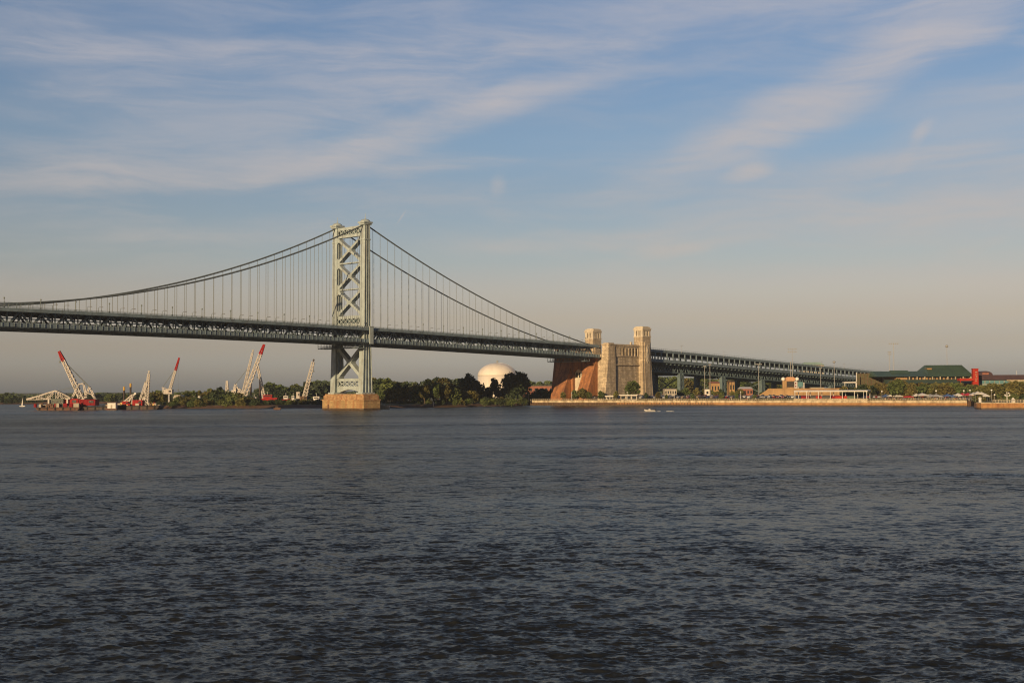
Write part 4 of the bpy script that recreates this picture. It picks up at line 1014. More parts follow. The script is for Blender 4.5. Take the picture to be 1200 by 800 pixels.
for (x0, x1, m_, lab, dz) in ((304, 325.5, 'red', 'red-hulled vessel behind the bushes below the leaning white crane', 0), (330.5, 340.5, 'darkred', 'small faded red vessel right of the red-hulled one', -.8), (293, 304, 'white', 'white launch left of the red-hulled vessel', -1.6), (340.8, 347, 'cranewhite', 'cream launch left of the stout white crane', -.9), (364, 379, 'white', 'long white boat roof showing above the bushes beside the pier', -1.4)):
    a = (x1 - x0) / 2 * YE / F; r = empty('moored_vessel', (gx((x0 + x1) / 2, YE), YE, 1.5)); tag(r, lab, 'boat'); zt_ = 7.2 + dz
    MB().prism([(-a * .8, 0), (a * .85, 0), (a, zt_ - 2.0), (-a, zt_ - 2.4)], -2.6, 2.6, ((1, 0, 0), (0, 0, 1), (0, 1, 0))).build('hull', M[m_], r)
    s = MB(); s.box(-a * .55, a * .4, -1.8, 1.8, zt_ - 2.1, zt_); s.box(-a * .6, a * .45, -2, 2, zt_, zt_ + .18); c_ = s.build('cabin', M['white' if m_ != 'red' else 'red'], r)
    MB().box(-a * .45, a * .3, -1.86, -1.81, zt_ - 1.2, zt_ - .4).build('window', M['darkglass'], c_)
    MB().tube([(-a * .1, 0, zt_ + .18), (-a * .1, 0, zt_ + 2.4)], .12, 6).build('mast', M['white'], r)
for px, ty, lab in ((294, 448, 'left dark mooring pile between the crane cluster and the red vessel'), (304.5, 447, 'right dark mooring pile between the crane cluster and the red vessel')):
    r = MB().tube([(0, 0, 0), (0, 0, gz(px, ty, YE + 20) - 1.5)], [.75, .6], 9).build('mooring_pile', M['hull']); r.location = (gx(px, YE + 20), YE + 20, 1.5); tag(r, lab, 'pile')
# small workboat and beam off the bank
Y = 818; r = empty('workboat', (gx(325, 775), 775, 0)); tag(r, 'small rusty brown workboat on the water left of the bridge pier', 'boat')
MB().prism([(-2.1, -.4), (1.8, -.4), (2.4, 1.3), (-2.3, 1.1)], -1.1, 1.1, ((1, 0, 0), (0, 0, 1), (0, 1, 0))).build('hull', M['rusthull'], r)
MB().box(-1.0, .7, -.8, .8, 1.1, 2.2).build('cabin', M['brown'], r)
MB().box(-.9, .6, -.84, -.81, 1.5, 2.0).build('window', M['darkglass'], r)
Y = 776; s = MB(); x0, x1 = gx(438, Y), gx(456, Y); s.box(x0, x1, Y, Y + 6, -1, 2.0); s.box(x0 + .5, x1 - 3, Y + .5, Y + 5, 2.0, 2.5); s.box(x0 + 4, x0 + 4.6, Y + 1, Y + 1.6, 2.5, 3.4)
tag(s.build('mooring_block', M['concrete']), 'low pale concrete mooring block right of the bridge pier', 'mooring block')
r = MB().tube([(0, 0, -.5), (0, 0, 3.4)], .22, 6).build('marker_post', M['white']); r.location = (gx(508, 836), 836, .6); tag(r, 'thin white marker post on the mud bank right of the pier', 'post')
# sailing boat
Y = 1010; r = empty('sailing_boat', (gx(26.5, Y), Y, 0)); tag(r, 'tiny sailing boat with a white sail at the far left', 'sailing boat')
MB().prism([(-2.4, .6), (-1.8, -.2), (1.7, -.2), (2.6, .7)], -.8, .8, ((1, 0, 0), (0, 0, 1), (0, 1, 0))).build('hull', M['white'], r)
MB().tube([(.2, 0, .6), (.2, 0, 7.2)], .07, 6).build('mast', M['polegrey'], r)
MB().prism([(.1, 1.1), (-.9, 1.2), (.1, 7.0)], -.05, .05, ((1, 0, 0), (0, 0, 1), (0, 1, 0))).build('sail', M['white'], r)
# speedboat and its wake
Y = 645; r = empty('speedboat', (gx(761, Y), Y, .1), pi); r.scale = (.88, .88, .88); tag(r, 'white speedboat running left with a pale wake behind it', 'speedboat')
s = MB(); ss = []
for x, hw, zk, zd in ((-3.1, 1.1, -.3, .8), (-1, 1.2, -.35, .85), (1.2, 1.05, -.2, 1.0), (2.6, .55, .3, 1.2), (3.3, .05, .9, 1.3)): ss += [(x, -hw, zd), (x, 0, zk), (x, hw, zd), (x, 0, zd + .02)]
s.add(ss, [q for i in range(4) for q in [(i * 4, i * 4 + 4, i * 4 + 5, i * 4 + 1), (i * 4 + 1, i * 4 + 5, i * 4 + 6, i * 4 + 2), (i * 4 + 2, i * 4 + 6, i * 4 + 7, i * 4 + 3), (i * 4 + 3, i * 4 + 7, i * 4 + 4, i * 4)]] + [(0, 1, 2, 3)]); s.build('hull', M['white'], r)
MB().taper((-.6, 1.0, -.9, .9), .9, (-.3, .5, -.7, .7), 1.5).build('cabin_top', M['white'], r)
MB().hexa([(.98, -.85, 1.0), (1.02, -.85, 1.0), (1.02, .85, 1.0), (.98, .85, 1.0), (.52, -.7, 1.75), (.56, -.7, 1.75), (.56, .7, 1.75), (.52, .7, 1.75)]).build('windscreen', M['darkglass'], r)
s = MB(); s.box(-3.5, -3.0, -.3, .3, .3, 1.5); s.build('outboard_motor', M['rubber'], r)

def foam_patch():
    s = MB(); rr = np.random.default_rng(8)
    def blob(x, y, a, b):
        n = 9; th = rr.random() * 6.28
        pts = [(x + a * (.6 + .7 * rr.random()) * cos(2 * pi * k / n), y + b * (.6 + .7 * rr.random()) * sin(2 * pi * k / n)) for k in range(n)]
        s.prism(pts, .05, .16 + .16 * rr.random())
    for i in range(46):
        t = rr.random() ** 1.2; x = 4.2 + t * 9; hw = .6 + t * 3.2
        if 5.5 < x < 9 or (x > 12 and rr.random() < .45): continue
        blob(x, rr.normal() * hw * .6, rr.uniform(.15, .5), rr.uniform(.08, .2))
    for i in range(40): blob(rr.uniform(-3, 3.4), -1.2 - .3 * rr.random(), rr.uniform(.2, .5), .15)
    o = s.build('wake_foam', mat('foam', (.42, .43, .44), .8, .1)); o.location = (gx(761, 645), 645, 0); tag(o, kind='stuff')
foam_patch()

# ------------------------------------------------------------------ river wall and quay on the right
wall = empty('river_wall', SA, atan2(sw_d.y, sw_d.x)); tag(wall, 'long river wall with a pale coping above orange-brown planking on the right shore', 'river wall')
WL = (SB - SA).length
def wt(px):      # distance along the wall at an image column
    Y = shoreY(px); return (Y - SA.y) / sw_d.y
k0, k1 = wt(722), wt(838)
s = MB(); s.box(0, k0, .8, 2.2, -2, 1.95); s.box(k0, k1, .05, 2.2, -2, 1.95); s.build('timber_face', M['timber'], wall)
s = MB(); s.box(k1, WL, 0, 2.2, -2, 1.95); s.box(k0, k1, -.12, .04, .95, 1.94); s.build('planked_face', M['wallorange'], wall)
s = MB(); s.box(k1, WL, -.09, -.01, -2, .55); s.box(k0, k1, -.07, .03, -2, .5); s.box(0, k0, .72, .79, -2, .5); s.build('tide_band', mat('wet_wall', (.075, .05, .028), .6, .4, .5), wall)
s = MB()
for i in range(int(k1 / 2.1)):
    x = i * 2.1 + .6; y = .8 if x < k0 else 0
    s.tube([(x, y - .35, -2), (x, y - .35, 1.9)], .26, 6)
s.build('fender_piles', M['brown'], wall)
s = MB(); s.box(0, k0, .6, 1.6, 1.95, 3.5); s.box(k0, WL, -.3, 1.2, 1.95, 3.45); s.box(0, k0, .4, 1.8, 3.5, 3.75); s.box(k0, WL, -.5, 1.4, 3.45, 3.7)
for i in range(int(WL / 2.4)):
    x = i * 2.4 + .5; y = .6 if x < k0 else -.3; s.box(x - .22, x + .22, y - .14, y - .01, 1.95, 3.44)
s.build('coping', M['cream'], wall)
s = MB()
for i in range(int(WL / 1.6)):
    x = i * 1.6 + .4; s.box(x - .06, x + .06, .94, 1.06, 3.75, 4.75)
s.box(0, WL, .96, 1.04, 4.75, 4.85); s.box(0, WL, .97, 1.03, 4.25, 4.32); s.build('railing', M['rail'], wall)
s = MB(); s.box(WL, WL + 2, 2, 24, -2, 3.3); s.build('return_wall', M['timber'], wall)
def promenade_post(px, h, lab, grp=None):
    Y = shoreY(px) + 1.8; r = empty('promenade_lamp', (gx(px, Y), Y, LZ)); tag(r, lab, 'lamp post', grp)
    s = MB(); s.tube([(0, 0, 0), (0, 0, .6)], .3, 8); s.tube([(0, 0, .6), (0, 0, h)], [.17, .13], 8); s.build('post', M['white'], r)
    s = MB(); s.lathe([(.14, 0), (.34, .1), (.3, .5), (.08, .7)], (0, 0, h), 8); s.build('lantern', M['white'], r)
for px, h in ((619.5, 4.6), (670, 5.6), (735, 5.8), (790, 6.2), (868, 5.8), (947, 5.8), (1012, 6)):
    promenade_post(px, h, 'white lamp post at the edge of the river wall promenade', 'white lamp posts along the river wall')
def globe_lamp(px, gy, dY):
    Y = shoreY(min(px, 1135)) + dY; r = empty('globe_lamp', (gx(px, Y), Y, LZ)); h = gz(px, gy, Y) - LZ
    tag(r, 'white globe lamp on a slim post before the trees on the right shore', 'lamp post', 'globe lamps on the right shore')
    MB().tube([(0, 0, 0), (0, 0, h - .4)], [.12, .09], 6).build('post', M['polegrey'], r)
    MB().lathe([(.12, -.5), (.42, -.3), (.55, 0), (.42, .35), (.1, .5)], (0, 0, h), 10).build('globe', M['globe'], r, True)
for px, gy in ((1033.5, 458.5), (1047.5, 458.5), (1097, 457.8), (1129.5, 457.7), (1136.8, 457.2), (1162, 457), (1165.5, 462.4)): globe_lamp(px, gy, 9 if px < 1140 else -30)
# lower stone quay at the right edge
QA, QB = Vector((gx(1145, 674), 674, 0)), Vector((640, 556, 0)); qd = (QB - QA).normalized(); QL = (QB - QA).length
q = empty('stone_quay', QA, atan2(qd.y, qd.x)); tag(q, 'lower stone quay with a chamfered end at the right edge, nearer than the river wall', 'quay')
s = MB(); s.prism([(0, 6), (2, 0), (QL, 0), (QL, 8), (0, 26)], -2, 3.1); s.build('face', M['wallorange'], q)
s = MB(); s.prism([(-.08, 6), (1.95, -.08), (QL, -.08), (QL, 8), (0, 26)], -2, .6); s.build('tide_band', bpy.data.materials['wet_wall'], q)
s = MB(); s.prism([(-.2, 6), (1.9, -.25), (QL, -.25), (QL, 1.2), (2.4, 1.2), (1.0, 6)], 3.1, 3.55); s.build('coping', M['cream'], q)
s = MB()
for i in range(120): x = 8 + i * 1.4; s.box(x - .1, x + .1, .4, .6, 3.55, 4.9)
s.box(8, QL, .42, .58, 4.9, 5.1); s.box(8, QL, .45, .55, 4.2, 4.3); s.build('railing', M['rail'], q)
def qpt(px):
    k = (px - 600) / F; t = (k * QA.y - QA.x) / (qd.x - k * qd.y); return QA + qd * t
p = qpt(1148); r = MB().lathe([(.8, 0), (.8, 2.2), (.95, 2.2), (.95, 2.6), (.3, 3.0)], n=10).build('bollard', M['white']); r.location = (p.x + .6, p.y + 2.2, 3.5); tag(r, 'thick white bollard on the corner of the lower stone quay', 'bollard')
p = qpt(1180.5); r = empty('signal_mast', (p.x, p.y + 1.6, 3.5)); tag(r, 'white mast with a cross arm and lamps on the lower stone quay', 'mast')
MB().tube([(0, 0, 0), (0, 0, 5.8)], [.26, .2], 8).build('post', M['white'], r); MB().box(-1.2, 1.6, -.1, .1, 3.3, 3.55).build('cross_arm', M['white'], r)
for x, z in ((1.5, 3.6), (1.0, 4.6), (-1.0, 3.6)): MB().lathe([(.2, 0), (.45, .3), (.3, .8)], (x, 0, z), 8).build('lamp_head', M['white'], r)
p = qpt(1188); r = MB().taper((-1, 1, -.8, .8), 0, (-.7, .7, -.5, .5), 2.0).box(-.4, .4, -.3, .3, 2.0, 2.5).build('life_ring_box', M['white']); r.location = (p.x, p.y + 2.2, 3.5); tag(r, 'small white cabinet on the lower stone quay right of the mast', 'cabinet')

# ------------------------------------------------------------------ cars
CAR_COL = {'dark red': (.22, .02, .02), 'white': (.7, .7, .7), 'silver grey': (.35, .36, .38), 'black': (.02, .02, .022), 'dark blue': (.03, .05, .13), 'tan': (.32, .25, .16)}
def make_car(cname, suv):
    r = empty('parked_car'); m_ = mat('car_paint_' + cname.replace(' ', '_'), CAR_COL[cname], .28, .05, 1)
    t = 1.75 if suv else 1.45
    s = MB(); ax = ((1, 0, 0), (0, 0, 1), (0, 1, 0))
    s.prism([(-2.2, .35), (2.2, .35), (2.25, .75), (1.3, .98), (-1.9, 1.0), (-2.25, .9)], -.9, .9, ax)
    s.hexa([(-1.75, -.84, .99), (1.1, -.84, .97), (1.1, .84, .97), (-1.75, .84, .99), (-1.35, -.68, t - .06), (.35, -.68, t - .06), (.35, .68, t - .06), (-1.35, .68, t - .06)])
    s.box(-1.3, .3, -.66, .66, t - .055, t); s.build('body', m_, r)
    s = MB()
    for sg in (-1, 1): s.hexa([(-1.5, sg * .80 - .03, 1.06), (.85, sg * .80 - .03, 1.06), (.85, sg * .80 + .03, 1.06), (-1.5, sg * .80 + .03, 1.06), (-1.25, sg * .71 - .03, t - .14), (.3, sg * .71 - .03, t - .14), (.3, sg * .71 + .03, t - .14), (-1.25, sg * .71 + .03, t - .14)])
    s.hexa([(1.06, -.74, 1.04), (1.12, -.74, 1.04), (1.12, .74, 1.04), (1.06, .74, 1.04), (.40, -.6, t - .12), (.46, -.6, t - .12), (.46, .6, t - .12), (.40, .6, t - .12)])
    s.hexa([(-1.76, -.74, 1.06), (-1.70, -.74, 1.06), (-1.70, .74, 1.06), (-1.76, .74, 1.06), (-1.44, -.6, t - .12), (-1.38, -.6, t - .12), (-1.38, .6, t - .12), (-1.44, .6, t - .12)])
    s.build('window', M['darkglass'], r)
    for x in (-1.4, 1.4):
        for y in (-.82, .82): MB().tube([(x, y - .11, .34), (x, y + .11, .34)], .34, 10).build('wheel', M['rubber'], r)
    for y in (-.62, .62): MB().box(2.2, 2.28, y - .2, y + .2, .62, .78).build('headlight', M['globe'], r)
    return r
PCARS = {}
def place_car(px, dY, rz):
    Y = shoreY(px) + dY; cn = random.choice(list(CAR_COL)); suv = random.random() < .45; key = (cn, suv)
    if key in PCARS: o = copy_tree(PCARS[key])
    else: o = PCARS[key] = make_car(cn, suv)
    o.location = (gx(px, Y), Y, PZ0 + (PZ1 - PZ0) * (dY - 11) / 47 + .02); o.rotation_euler.z = rz
    tag(o, f'{cn} {"estate car" if suv else "saloon car"} in the rows parked behind the river wall', 'car', f'{cn} {"estate" if suv else "saloon"} cars parked behind the river wall')
wall_a = atan2(sw_d.y, sw_d.x)
for dY, n in ((14, 44), (21, 40), (33, 36)):
    for i in range(n):
        px = 690 + (935 - 690) * (i + random.uniform(-.2, .2)) / n
        if random.random() < .12: continue
        place_car(px, dY, wall_a + pi / 2 + random.uniform(-.06, .06) + (pi if random.random() < .5 else 0))
for i in range(30): place_car(1012 + i * 3.9 + random.uniform(-1, 1), 22, wall_a + pi / 2 + random.uniform(-.1, .1))
for i in range(18): place_car(1014 + i * 2.7, 15, wall_a + pi / 2)

# ------------------------------------------------------------------ people: one continuous skinned body, copied in other clothes
def person_mesh():
    V = [(0, 0, .95), (0, 0, 1.2), (0, 0, 1.42), (0, 0, 1.53), (0, -.01, 1.64), (0, -.01, 1.74),
         (.1, 0, .9), (.12, -.02, .5), (.13, 0, .08), (.13, -.16, .05), (-.1, 0, .9), (-.12, .03, .5), (-.13, .05, .08), (-.13, -.11, .05),
         (.2, 0, 1.40), (.26, 0, 1.12), (.27, -.06, .86), (-.2, 0, 1.40), (-.26, .02, 1.12), (-.25, -.08, .88)]
    E_ = [(0, 1), (1, 2), (2, 3), (3, 4), (4, 5), (0, 6), (6, 7), (7, 8), (8, 9), (0, 10), (10, 11), (11, 12), (12, 13), (2, 14), (14, 15), (15, 16), (2, 17), (17, 18), (18, 19)]
    Rr = [.15, .14, .15, .06, .10, .08, .10, .07, .05, .04, .10, .07, .05, .04, .06, .045, .035, .06, .045, .035]
    me = bpy.data.meshes.new('person_skeleton'); me.from_pydata(V, E_, []); o = bpy.data.objects.new('person_skeleton', me); col.objects.link(o)
    md = o.modifiers.new('skin', 'SKIN'); sv = me.skin_vertices[0].data
    for i, r in enumerate(Rr): sv[i].radius = (r, r * .8); sv[i].use_root = i == 0
    o.modifiers.new('sub', 'SUBSURF').levels = 1
    dg = bpy.context.evaluated_depsgraph_get(); out = bpy.data.meshes.new_from_object(o.evaluated_get(dg))
    bpy.data.objects.remove(o); return out
pm = person_mesh(); PEOPLE = []
SH = [('white', (.7, .68, .65)), ('red', (.45, .04, .04)), ('blue', (.05, .1, .3)), ('dark', (.03, .03, .035)), ('pink', (.55, .22, .25)), ('yellow', (.6, .42, .1))]
for nm, c in SH:
    me = pm.copy(); me.name = 'person'
    for m_ in (mat('shirt_' + nm, c, .8), M['road'] if nm != 'dark' else M['concrete'], M['skin'], M['trunk']): me.materials.append(m_)
    for p in me.polygons:
        z = p.center.z; p.material_index = 1 if z < .92 else 0 if z < 1.5 and abs(p.center.x) < .245 else 2 if z < 1.70 else 3
    PEOPLE.append((nm, me))
def put_person(px, dY):
    nm, me = random.choice(PEOPLE); Y = (shoreY(px) if px < 1138 else 705) + dY
    o = bpy.data.objects.new('person', me); col.objects.link(o); o.location = (gx(px, Y), Y, LZ + .01); o.rotation_euler.z = random.random() * 6.28; o.scale = [random.uniform(.94, 1.06)] * 3
    where = 'under the canopies on the right shore' if px > 1030 else 'on the promenade behind the river wall'
    tag(o, f'person in a {nm} shirt standing in the crowd {where}', 'person', f'people in {nm} shirts {where}')
for i in range(80): put_person(random.uniform(1036, 1137), random.uniform(3.0, 12))
for i in range(34): put_person(random.uniform(640, 900), random.uniform(2.5, 9))
for i in range(16): put_person(random.uniform(942, 1010), random.uniform(4, 9))

# ------------------------------------------------------------------ canopies and kiosks
CAN = {'white': M['white'], 'blue': mat('canopy_blue', (.07, .13, .30), .7, .1), 'red': mat('canopy_red', (.42, .03, .05), .7, .1), 'grey': mat('canopy_grey', (.35, .36, .38), .7, .1)}
def canopy(px, dY, w, cname, label, top, eave):
    Y = shoreY(min(px, 1135)) + dY; r = empty('canopy_tent', (gx(px, Y), Y, LZ)); tag(r, label, 'canopy tent'); a = w / 2
    s = MB()
    for x in (-a, a):
        for y in (-a, a): s.tube([(x, y, 0), (x, y, eave)], .07, 6)
    s.build('posts', M['polegrey'], r)
    s = MB(); s.add([(-a - .2, -a - .2, eave - .35), (a + .2, -a - .2, eave - .35), (a + .2, a + .2, eave - .35), (-a - .2, a + .2, eave - .35), (-a - .2, -a - .2, eave), (a + .2, -a - .2, eave), (a + .2, a + .2, eave), (-a - .2, a + .2, eave), (0, 0, top)],
                    [(0, 1, 5, 4), (1, 2, 6, 5), (2, 3, 7, 6), (3, 0, 4, 7), (4, 5, 8), (5, 6, 8), (6, 7, 8), (7, 4, 8), (3, 2, 1, 0)]); s.build('roof', CAN[cname], r)
for px, dY, w, cn, lb, tp in (
    (1038, 12, 5, 'blue', 'blue canopy tent at the left end of the festival row', 4.2), (1044, 9, 4, 'white', 'small white canopy tent beside the left blue one', 4.4), (1052, 9, 5, 'white', 'white canopy tent below the second globe lamp', 4.3),
    (1063, 11, 6, 'red', 'faded red canopy tent left of the big white peaked tent', 3.8), (1073.5, 9, 4, 'white', 'narrow white canopy tent touching the big white peaked tent', 4.6), (1080.5, 8, 6.4, 'white', 'big white peaked canopy tent in the middle of the festival row', 4.9),
    (1090, 11, 6, 'grey', 'grey canopy tent right of the big white peaked tent', 4.2), (1097, 10, 5, 'grey', 'second grey canopy tent right of the big white peaked tent', 4.3), (1110.5, 10, 4.5, 'blue', 'dark blue canopy tent at the middle right of the festival row', 4.4), (1117.5, 11, 4, 'blue', 'pale-edged blue canopy tent left of the small white peaked tent', 4.0),
    (1122.5, 9, 4, 'white', 'small white peaked canopy tent before the red canopies', 4.8), (1128, 12, 5, 'red', 'left one of the two dark red canopies', 4.9), (1134, 12, 5, 'red', 'right one of the two dark red canopies', 4.9),
    (1141, -26, 4, 'white', 'leftmost of the white umbrellas clustered at the end of the wall', 5.4), (1145.5, -30, 4, 'white', 'tallest of the white umbrellas clustered at the end of the wall', 6.0), (1150, -28, 4, 'white', 'third of the white umbrellas clustered at the end of the wall', 5.6), (1154.5, -32, 4, 'white', 'rightmost of the white umbrellas clustered at the end of the wall', 4.6)):
    canopy(px, dY, w, cn, lb, tp, tp - 1.5)
# long white pavilion on the river wall
Y0 = shoreY(975) + 7; pv = empty('waterfront_pavilion', (gx(975, Y0), Y0, LZ), wall_a); tag(pv, 'long low white open-sided pavilion on the river wall', 'pavilion'); hl = 24.5
ztop = gz(975, 457.3, Y0) - LZ; s = MB(); s.box(-hl, hl, -4.5, 4.5, ztop - .9, ztop - .2); s.taper((-hl - .4, hl + .4, -4.9, 4.9), ztop - .2, (-hl + 1, hl - 1, -3, 3), ztop + .25); s.build('roof', M['white'], pv)
for k in range(7):
    x = -hl + .6 + (2 * hl - 1.2) * k / 6
    for y in (-4.2, 4.2): MB().tube([(x, y, 0), (x, y, ztop - .9)], .24, 8).build('column', M['white'], pv)
s = MB(); s.box(-hl, hl, -5.4, 5.0, 0, .5); s.box(-hl, hl, -4.9, -4.7, .5, 1.3); s.build('plinth', M['cream'], pv)
s = MB()
for k, (x, w, m_) in enumerate(((-18, 3, 0), (-13, 2.5, 1), (-9, 2, 2), (-4, 3, 1), (0, 2.2, 0), (6, 4, 2), (13, 3, 3))): s.cur = m_; s.box(x - w, x + w, 0, 2.6, .5, 3.0)
s.build('stalls', [M['darkred'], M['screen'], M['sign_red'], M['greendark']], pv)
def kiosk(px, dY, w, h, label, rot=0.0):
    Y = shoreY(px) + dY; r = empty('kiosk', (gx(px, Y), Y, LZ), rot); tag(r, label, 'kiosk'); a = w / 2
    MB().box(-a, a, -2, 2.5, 0, h - .6).build('walls', M['concrete'], r); MB().box(-a - .8, a + .8, -2.8, 3, h - .6, h).build('roof', M['white'], r)
    for k in range(3): x = -a + w * (k + .5) / 3; MB().box(x - w * .12, x + w * .12, -2.06, -2.01, .9, h - 1.1).build('window', M['darkglass'], r)
kiosk(738, 11, 13, 4.3, 'white flat-roofed kiosk with dark windows below the near corner tower', wall_a)
kiosk(714, 12, 8, 3.6, 'small white-roofed kiosk at the foot of the anchorage side wall', wall_a)

# ------------------------------------------------------------------ stadium: scoreboard, ochre wall, netting, floodlights
def ochre():
    A, B = Vector((gx(888, 935), 935, LZ)), Vector((gx(999, 880), 880, LZ)); d = B - A; r = empty('stadium_wall', A, atan2(d.y, d.x)); n = d.length
    zt_ = gz(930, 455.6, 912) - LZ
    MB().prism([(0, 0), (n, 0), (n, zt_ - 2), (n - 2, zt_), (9, zt_), (0, 2.5)], 0, 1.2, ((1, 0, 0), (0, 0, 1), (0, 1, 0))).build('wall', M['ochre'], r)
    s = MB()
    for k in range(12): x = 12 + k * (n - 14) / 12; s.box(x - .25, x + .25, -.2, -.01, 0, zt_ - .4)
    s.box(9, n - 2, -.3, 1.5, zt_, zt_ + .4); s.build('pilasters', M['ochre'], r)
    tag(r, 'long ochre stadium wall behind the parked cars, sunlit', 'wall')
ochre()
Y = 928; k = Y / F; sb = empty('scoreboard', (gx(931, Y), Y, LZ)); tag(sb, 'stadium scoreboard with a dark screen, an orange top sign and two large white balls', 'scoreboard')
def sx(px): return gx(px, Y) - sb.location.x
def sz(py): return gz(931, py, Y) - LZ
s = MB(); s.box(sx(917.5), sx(922), 0, 3, 0, sz(446)); s.box(sx(922), sx(931), .3, 3, 0, sz(446)); s.build('housing', M['ochre'], sb)
MB().box(sx(922.2), sx(930.8), .1, .29, sz(453.5), sz(446.8)).build('screen', M['screen'], sb)
s = MB(); s.prism([(sx(921), sz(446)), (sx(932), sz(446)), (sx(932), sz(442.6)), (sx(930), sz(441.6)), (sx(923), sz(441.6)), (sx(921), sz(442.6))], 0, 2, ((1, 0, 0), (0, 0, 1), (0, 1, 0))); s.build('top_sign', mat('sign_orange', (.55, .30, .16), .6), sb)
for px, py in ((918.5, 444), (934.8, 444)):
    s = MB(); R_ = 1.5; s.lathe([(R_ * sin(t), -R_ * cos(t)) for t in np.linspace(.05, pi - .05, 10)], (sx(px), 1.4, sz(py)), 14); s.build('ball', M['globe'], sb, True)
s = MB(); s.box(sx(931.2), sx(934), 0, 2.6, 0, sz(446.4)); s.build('column', M['white'], sb)
for j in range(3): MB().box(sx(932), sx(933.2), -.05, -.01, sz(450 + j * 3.4), sz(448 + j * 3.4)).build('panel', M['darkred'], sb)
MB().box(sx(935.6), sx(941), .6, 1.2, sz(453.2), sz(447.4)).build('teal_screen', M['teal'], sb)
s = MB(); s.box(sx(936), sx(936.6), .8, 1.1, 0, sz(453.2)); s.box(sx(942), sx(943), .6, 1.2, 0, sz(448)); s.box(sx(934.2), sx(935), .8, 1.1, 0, sz(447)); s.build('posts', M['white'], sb)
def floodlight(px, ytop, ybase, Y, label, head=(10, 5), twin=False, round_=False):
    z0 = LZ; r = empty('floodlight_mast', (gx(px, Y), Y, z0)); tag(r, label, 'floodlight mast'); h = gz(px, ytop, Y) - z0; k = Y / F
    s = MB(); s.tube([(0, 0, 0), (0, 0, h)], [.30, .15], 8)
    if twin: s.tube([(-1.3, 0, 0), (-1.3, 0, h * .75)], [.3, .2], 8)
    s.build('pole', M['polegrey'], r)
    w, hh = head[0] * k, head[1] * k; s = MB()
    if round_: s.lathe([(w * .2, -hh * .5), (w * .5, -hh * .2), (w * .5, hh * .2), (w * .15, hh * .5)], (0, 0, h), 10)
    else:
        rows_ = max(1, int(hh / 1.4))
        for j in range(rows_):
            z = h - j * hh / rows_; s.bar((-w / 2, 0, z), (w / 2, 0, z), .16)
            n = max(3, int(w / 1.3))
            for i in range(n): x = -w / 2 + w * (i + .5) / n; s.box(x - .36, x + .36, -.5, .05, z - .42, z + .3)
    s.build('lamp_bank', M['polegrey'], r)
floodlight(929, 409, 441, 945, 'tallest floodlight mast with a wide lamp bank rising behind the scoreboard', (11, 6), True)
floodlight(826, 429, 462, 960, 'left one of the two plain pale masts standing before the viaduct', (3, 2)); floodlight(832.2, 427, 462, 960, 'right one of the two plain pale masts standing before the viaduct', (3, 2))
floodlight(889.3, 426.5, 456, 950, 'pale mast with a short wide lamp bar before the viaduct, left of the ochre wall', (8, 2.4))
floodlight(962, 431, 455, 930, 'thin mast behind the long white pavilion, left one of the pair there', (2.4, 1.6)); floodlight(978, 424, 455, 930, 'thin mast with a small round head behind the long white pavilion', (3.5, 2.6), round_=True)
floodlight(1048, 402.5, 450, 900, 'tallest thin mast with a wide faint lamp bank above the trees on the right', (12, 4)); floodlight(1043, 412.5, 440, 1010, 'shorter mast with a bright lamp cluster beside the tallest mast on the right', (4.5, 5))
floodlight(1110.5, 405.5, 440, 1000, 'thin mast with a single round lamp behind the large green roof', (3.4, 3.4), round_=True)
Y = 905; r = empty('netting_screen', (gx(1019, Y), Y, LZ)); tag(r, 'tall dark green netting screen on poles at the end of the viaduct', 'netting'); a = 15 * Y / F; z1, z0 = gz(1019, 437.5, Y) - LZ, gz(1019, 450, Y) - LZ
MB().box(-a, a, -.05, .05, 0, z1 - .2).build('net', M['net'], r)
s = MB()
for k in range(8): x = -a + 2 * a * k / 7; s.tube([(x, -.35, 0), (x, -.35, z1 + .3)], .18, 6)
for z in (z0, (z0 + z1) / 2, z1): s.box(-a, a, -.5, -.36, z - .1, z + .1)
s.build('frame', M['brown'], r)
Y = 890; r = empty('gateway_frame', (gx(997.5, Y), Y, LZ)); tag(r, 'low white roof with a single tall post left of the netting', 'shelter'); k = Y / F
MB().box(-8 * k, 6.5 * k, 0, 5, gz(997, 448.6, Y) - LZ, gz(997, 447.2, Y) - LZ).build('roof', M['white'], r); s = MB(); s.box(6.1 * k, 6.9 * k, 0, .5, 0, gz(1004, 436.5, Y) - LZ); s.build('tall_post', M['white'], r)
s = MB(); 
for x in (-7.5, 5.5): s.box(x * k, x * k + .4, .2, .6, 0, gz(997, 448.6, Y) - LZ)
s.build('posts', M['white'], r)

# ------------------------------------------------------------------ buildings
def windows(par, x0, x1, n, y, z0, z1, fill=.55, m_='darkglass'):
    for k in range(n):
        xc = x0 + (x1 - x0) * (k + .5) / n; w = (x1 - x0) / n * fill / 2; MB().box(xc - w, xc + w, y - .06, y - .01, z0, z1).build('window', M[m_], par)
Y = 885; k = Y / F; X0 = gx(1090, Y); gh = empty('green_roofed_hall', (X0, Y, LZ)); tag(gh, 'large hall under broad dark green pitched roofs on the right shore', 'hall')
def hx(px): return gx(px, Y) - X0
def hz(py, px=1090): return gz(px, py, Y) - LZ
s = MB(); s.box(hx(1052), hx(1140), 3, 40, 0, hz(441)); wl = s.build('wall', M['ochre'], gh)
windows(wl, hx(1064), hx(1112), 12, 3, hz(444.4), hz(441.6), .5, 'void'); windows(wl, hx(1112), hx(1138), 5, 3, hz(444.4), hz(441.6), .8, 'void')
s = MB(); a, b = hx(1096), hx(1139.5); e0, e1 = hx(1088), hx(1142)
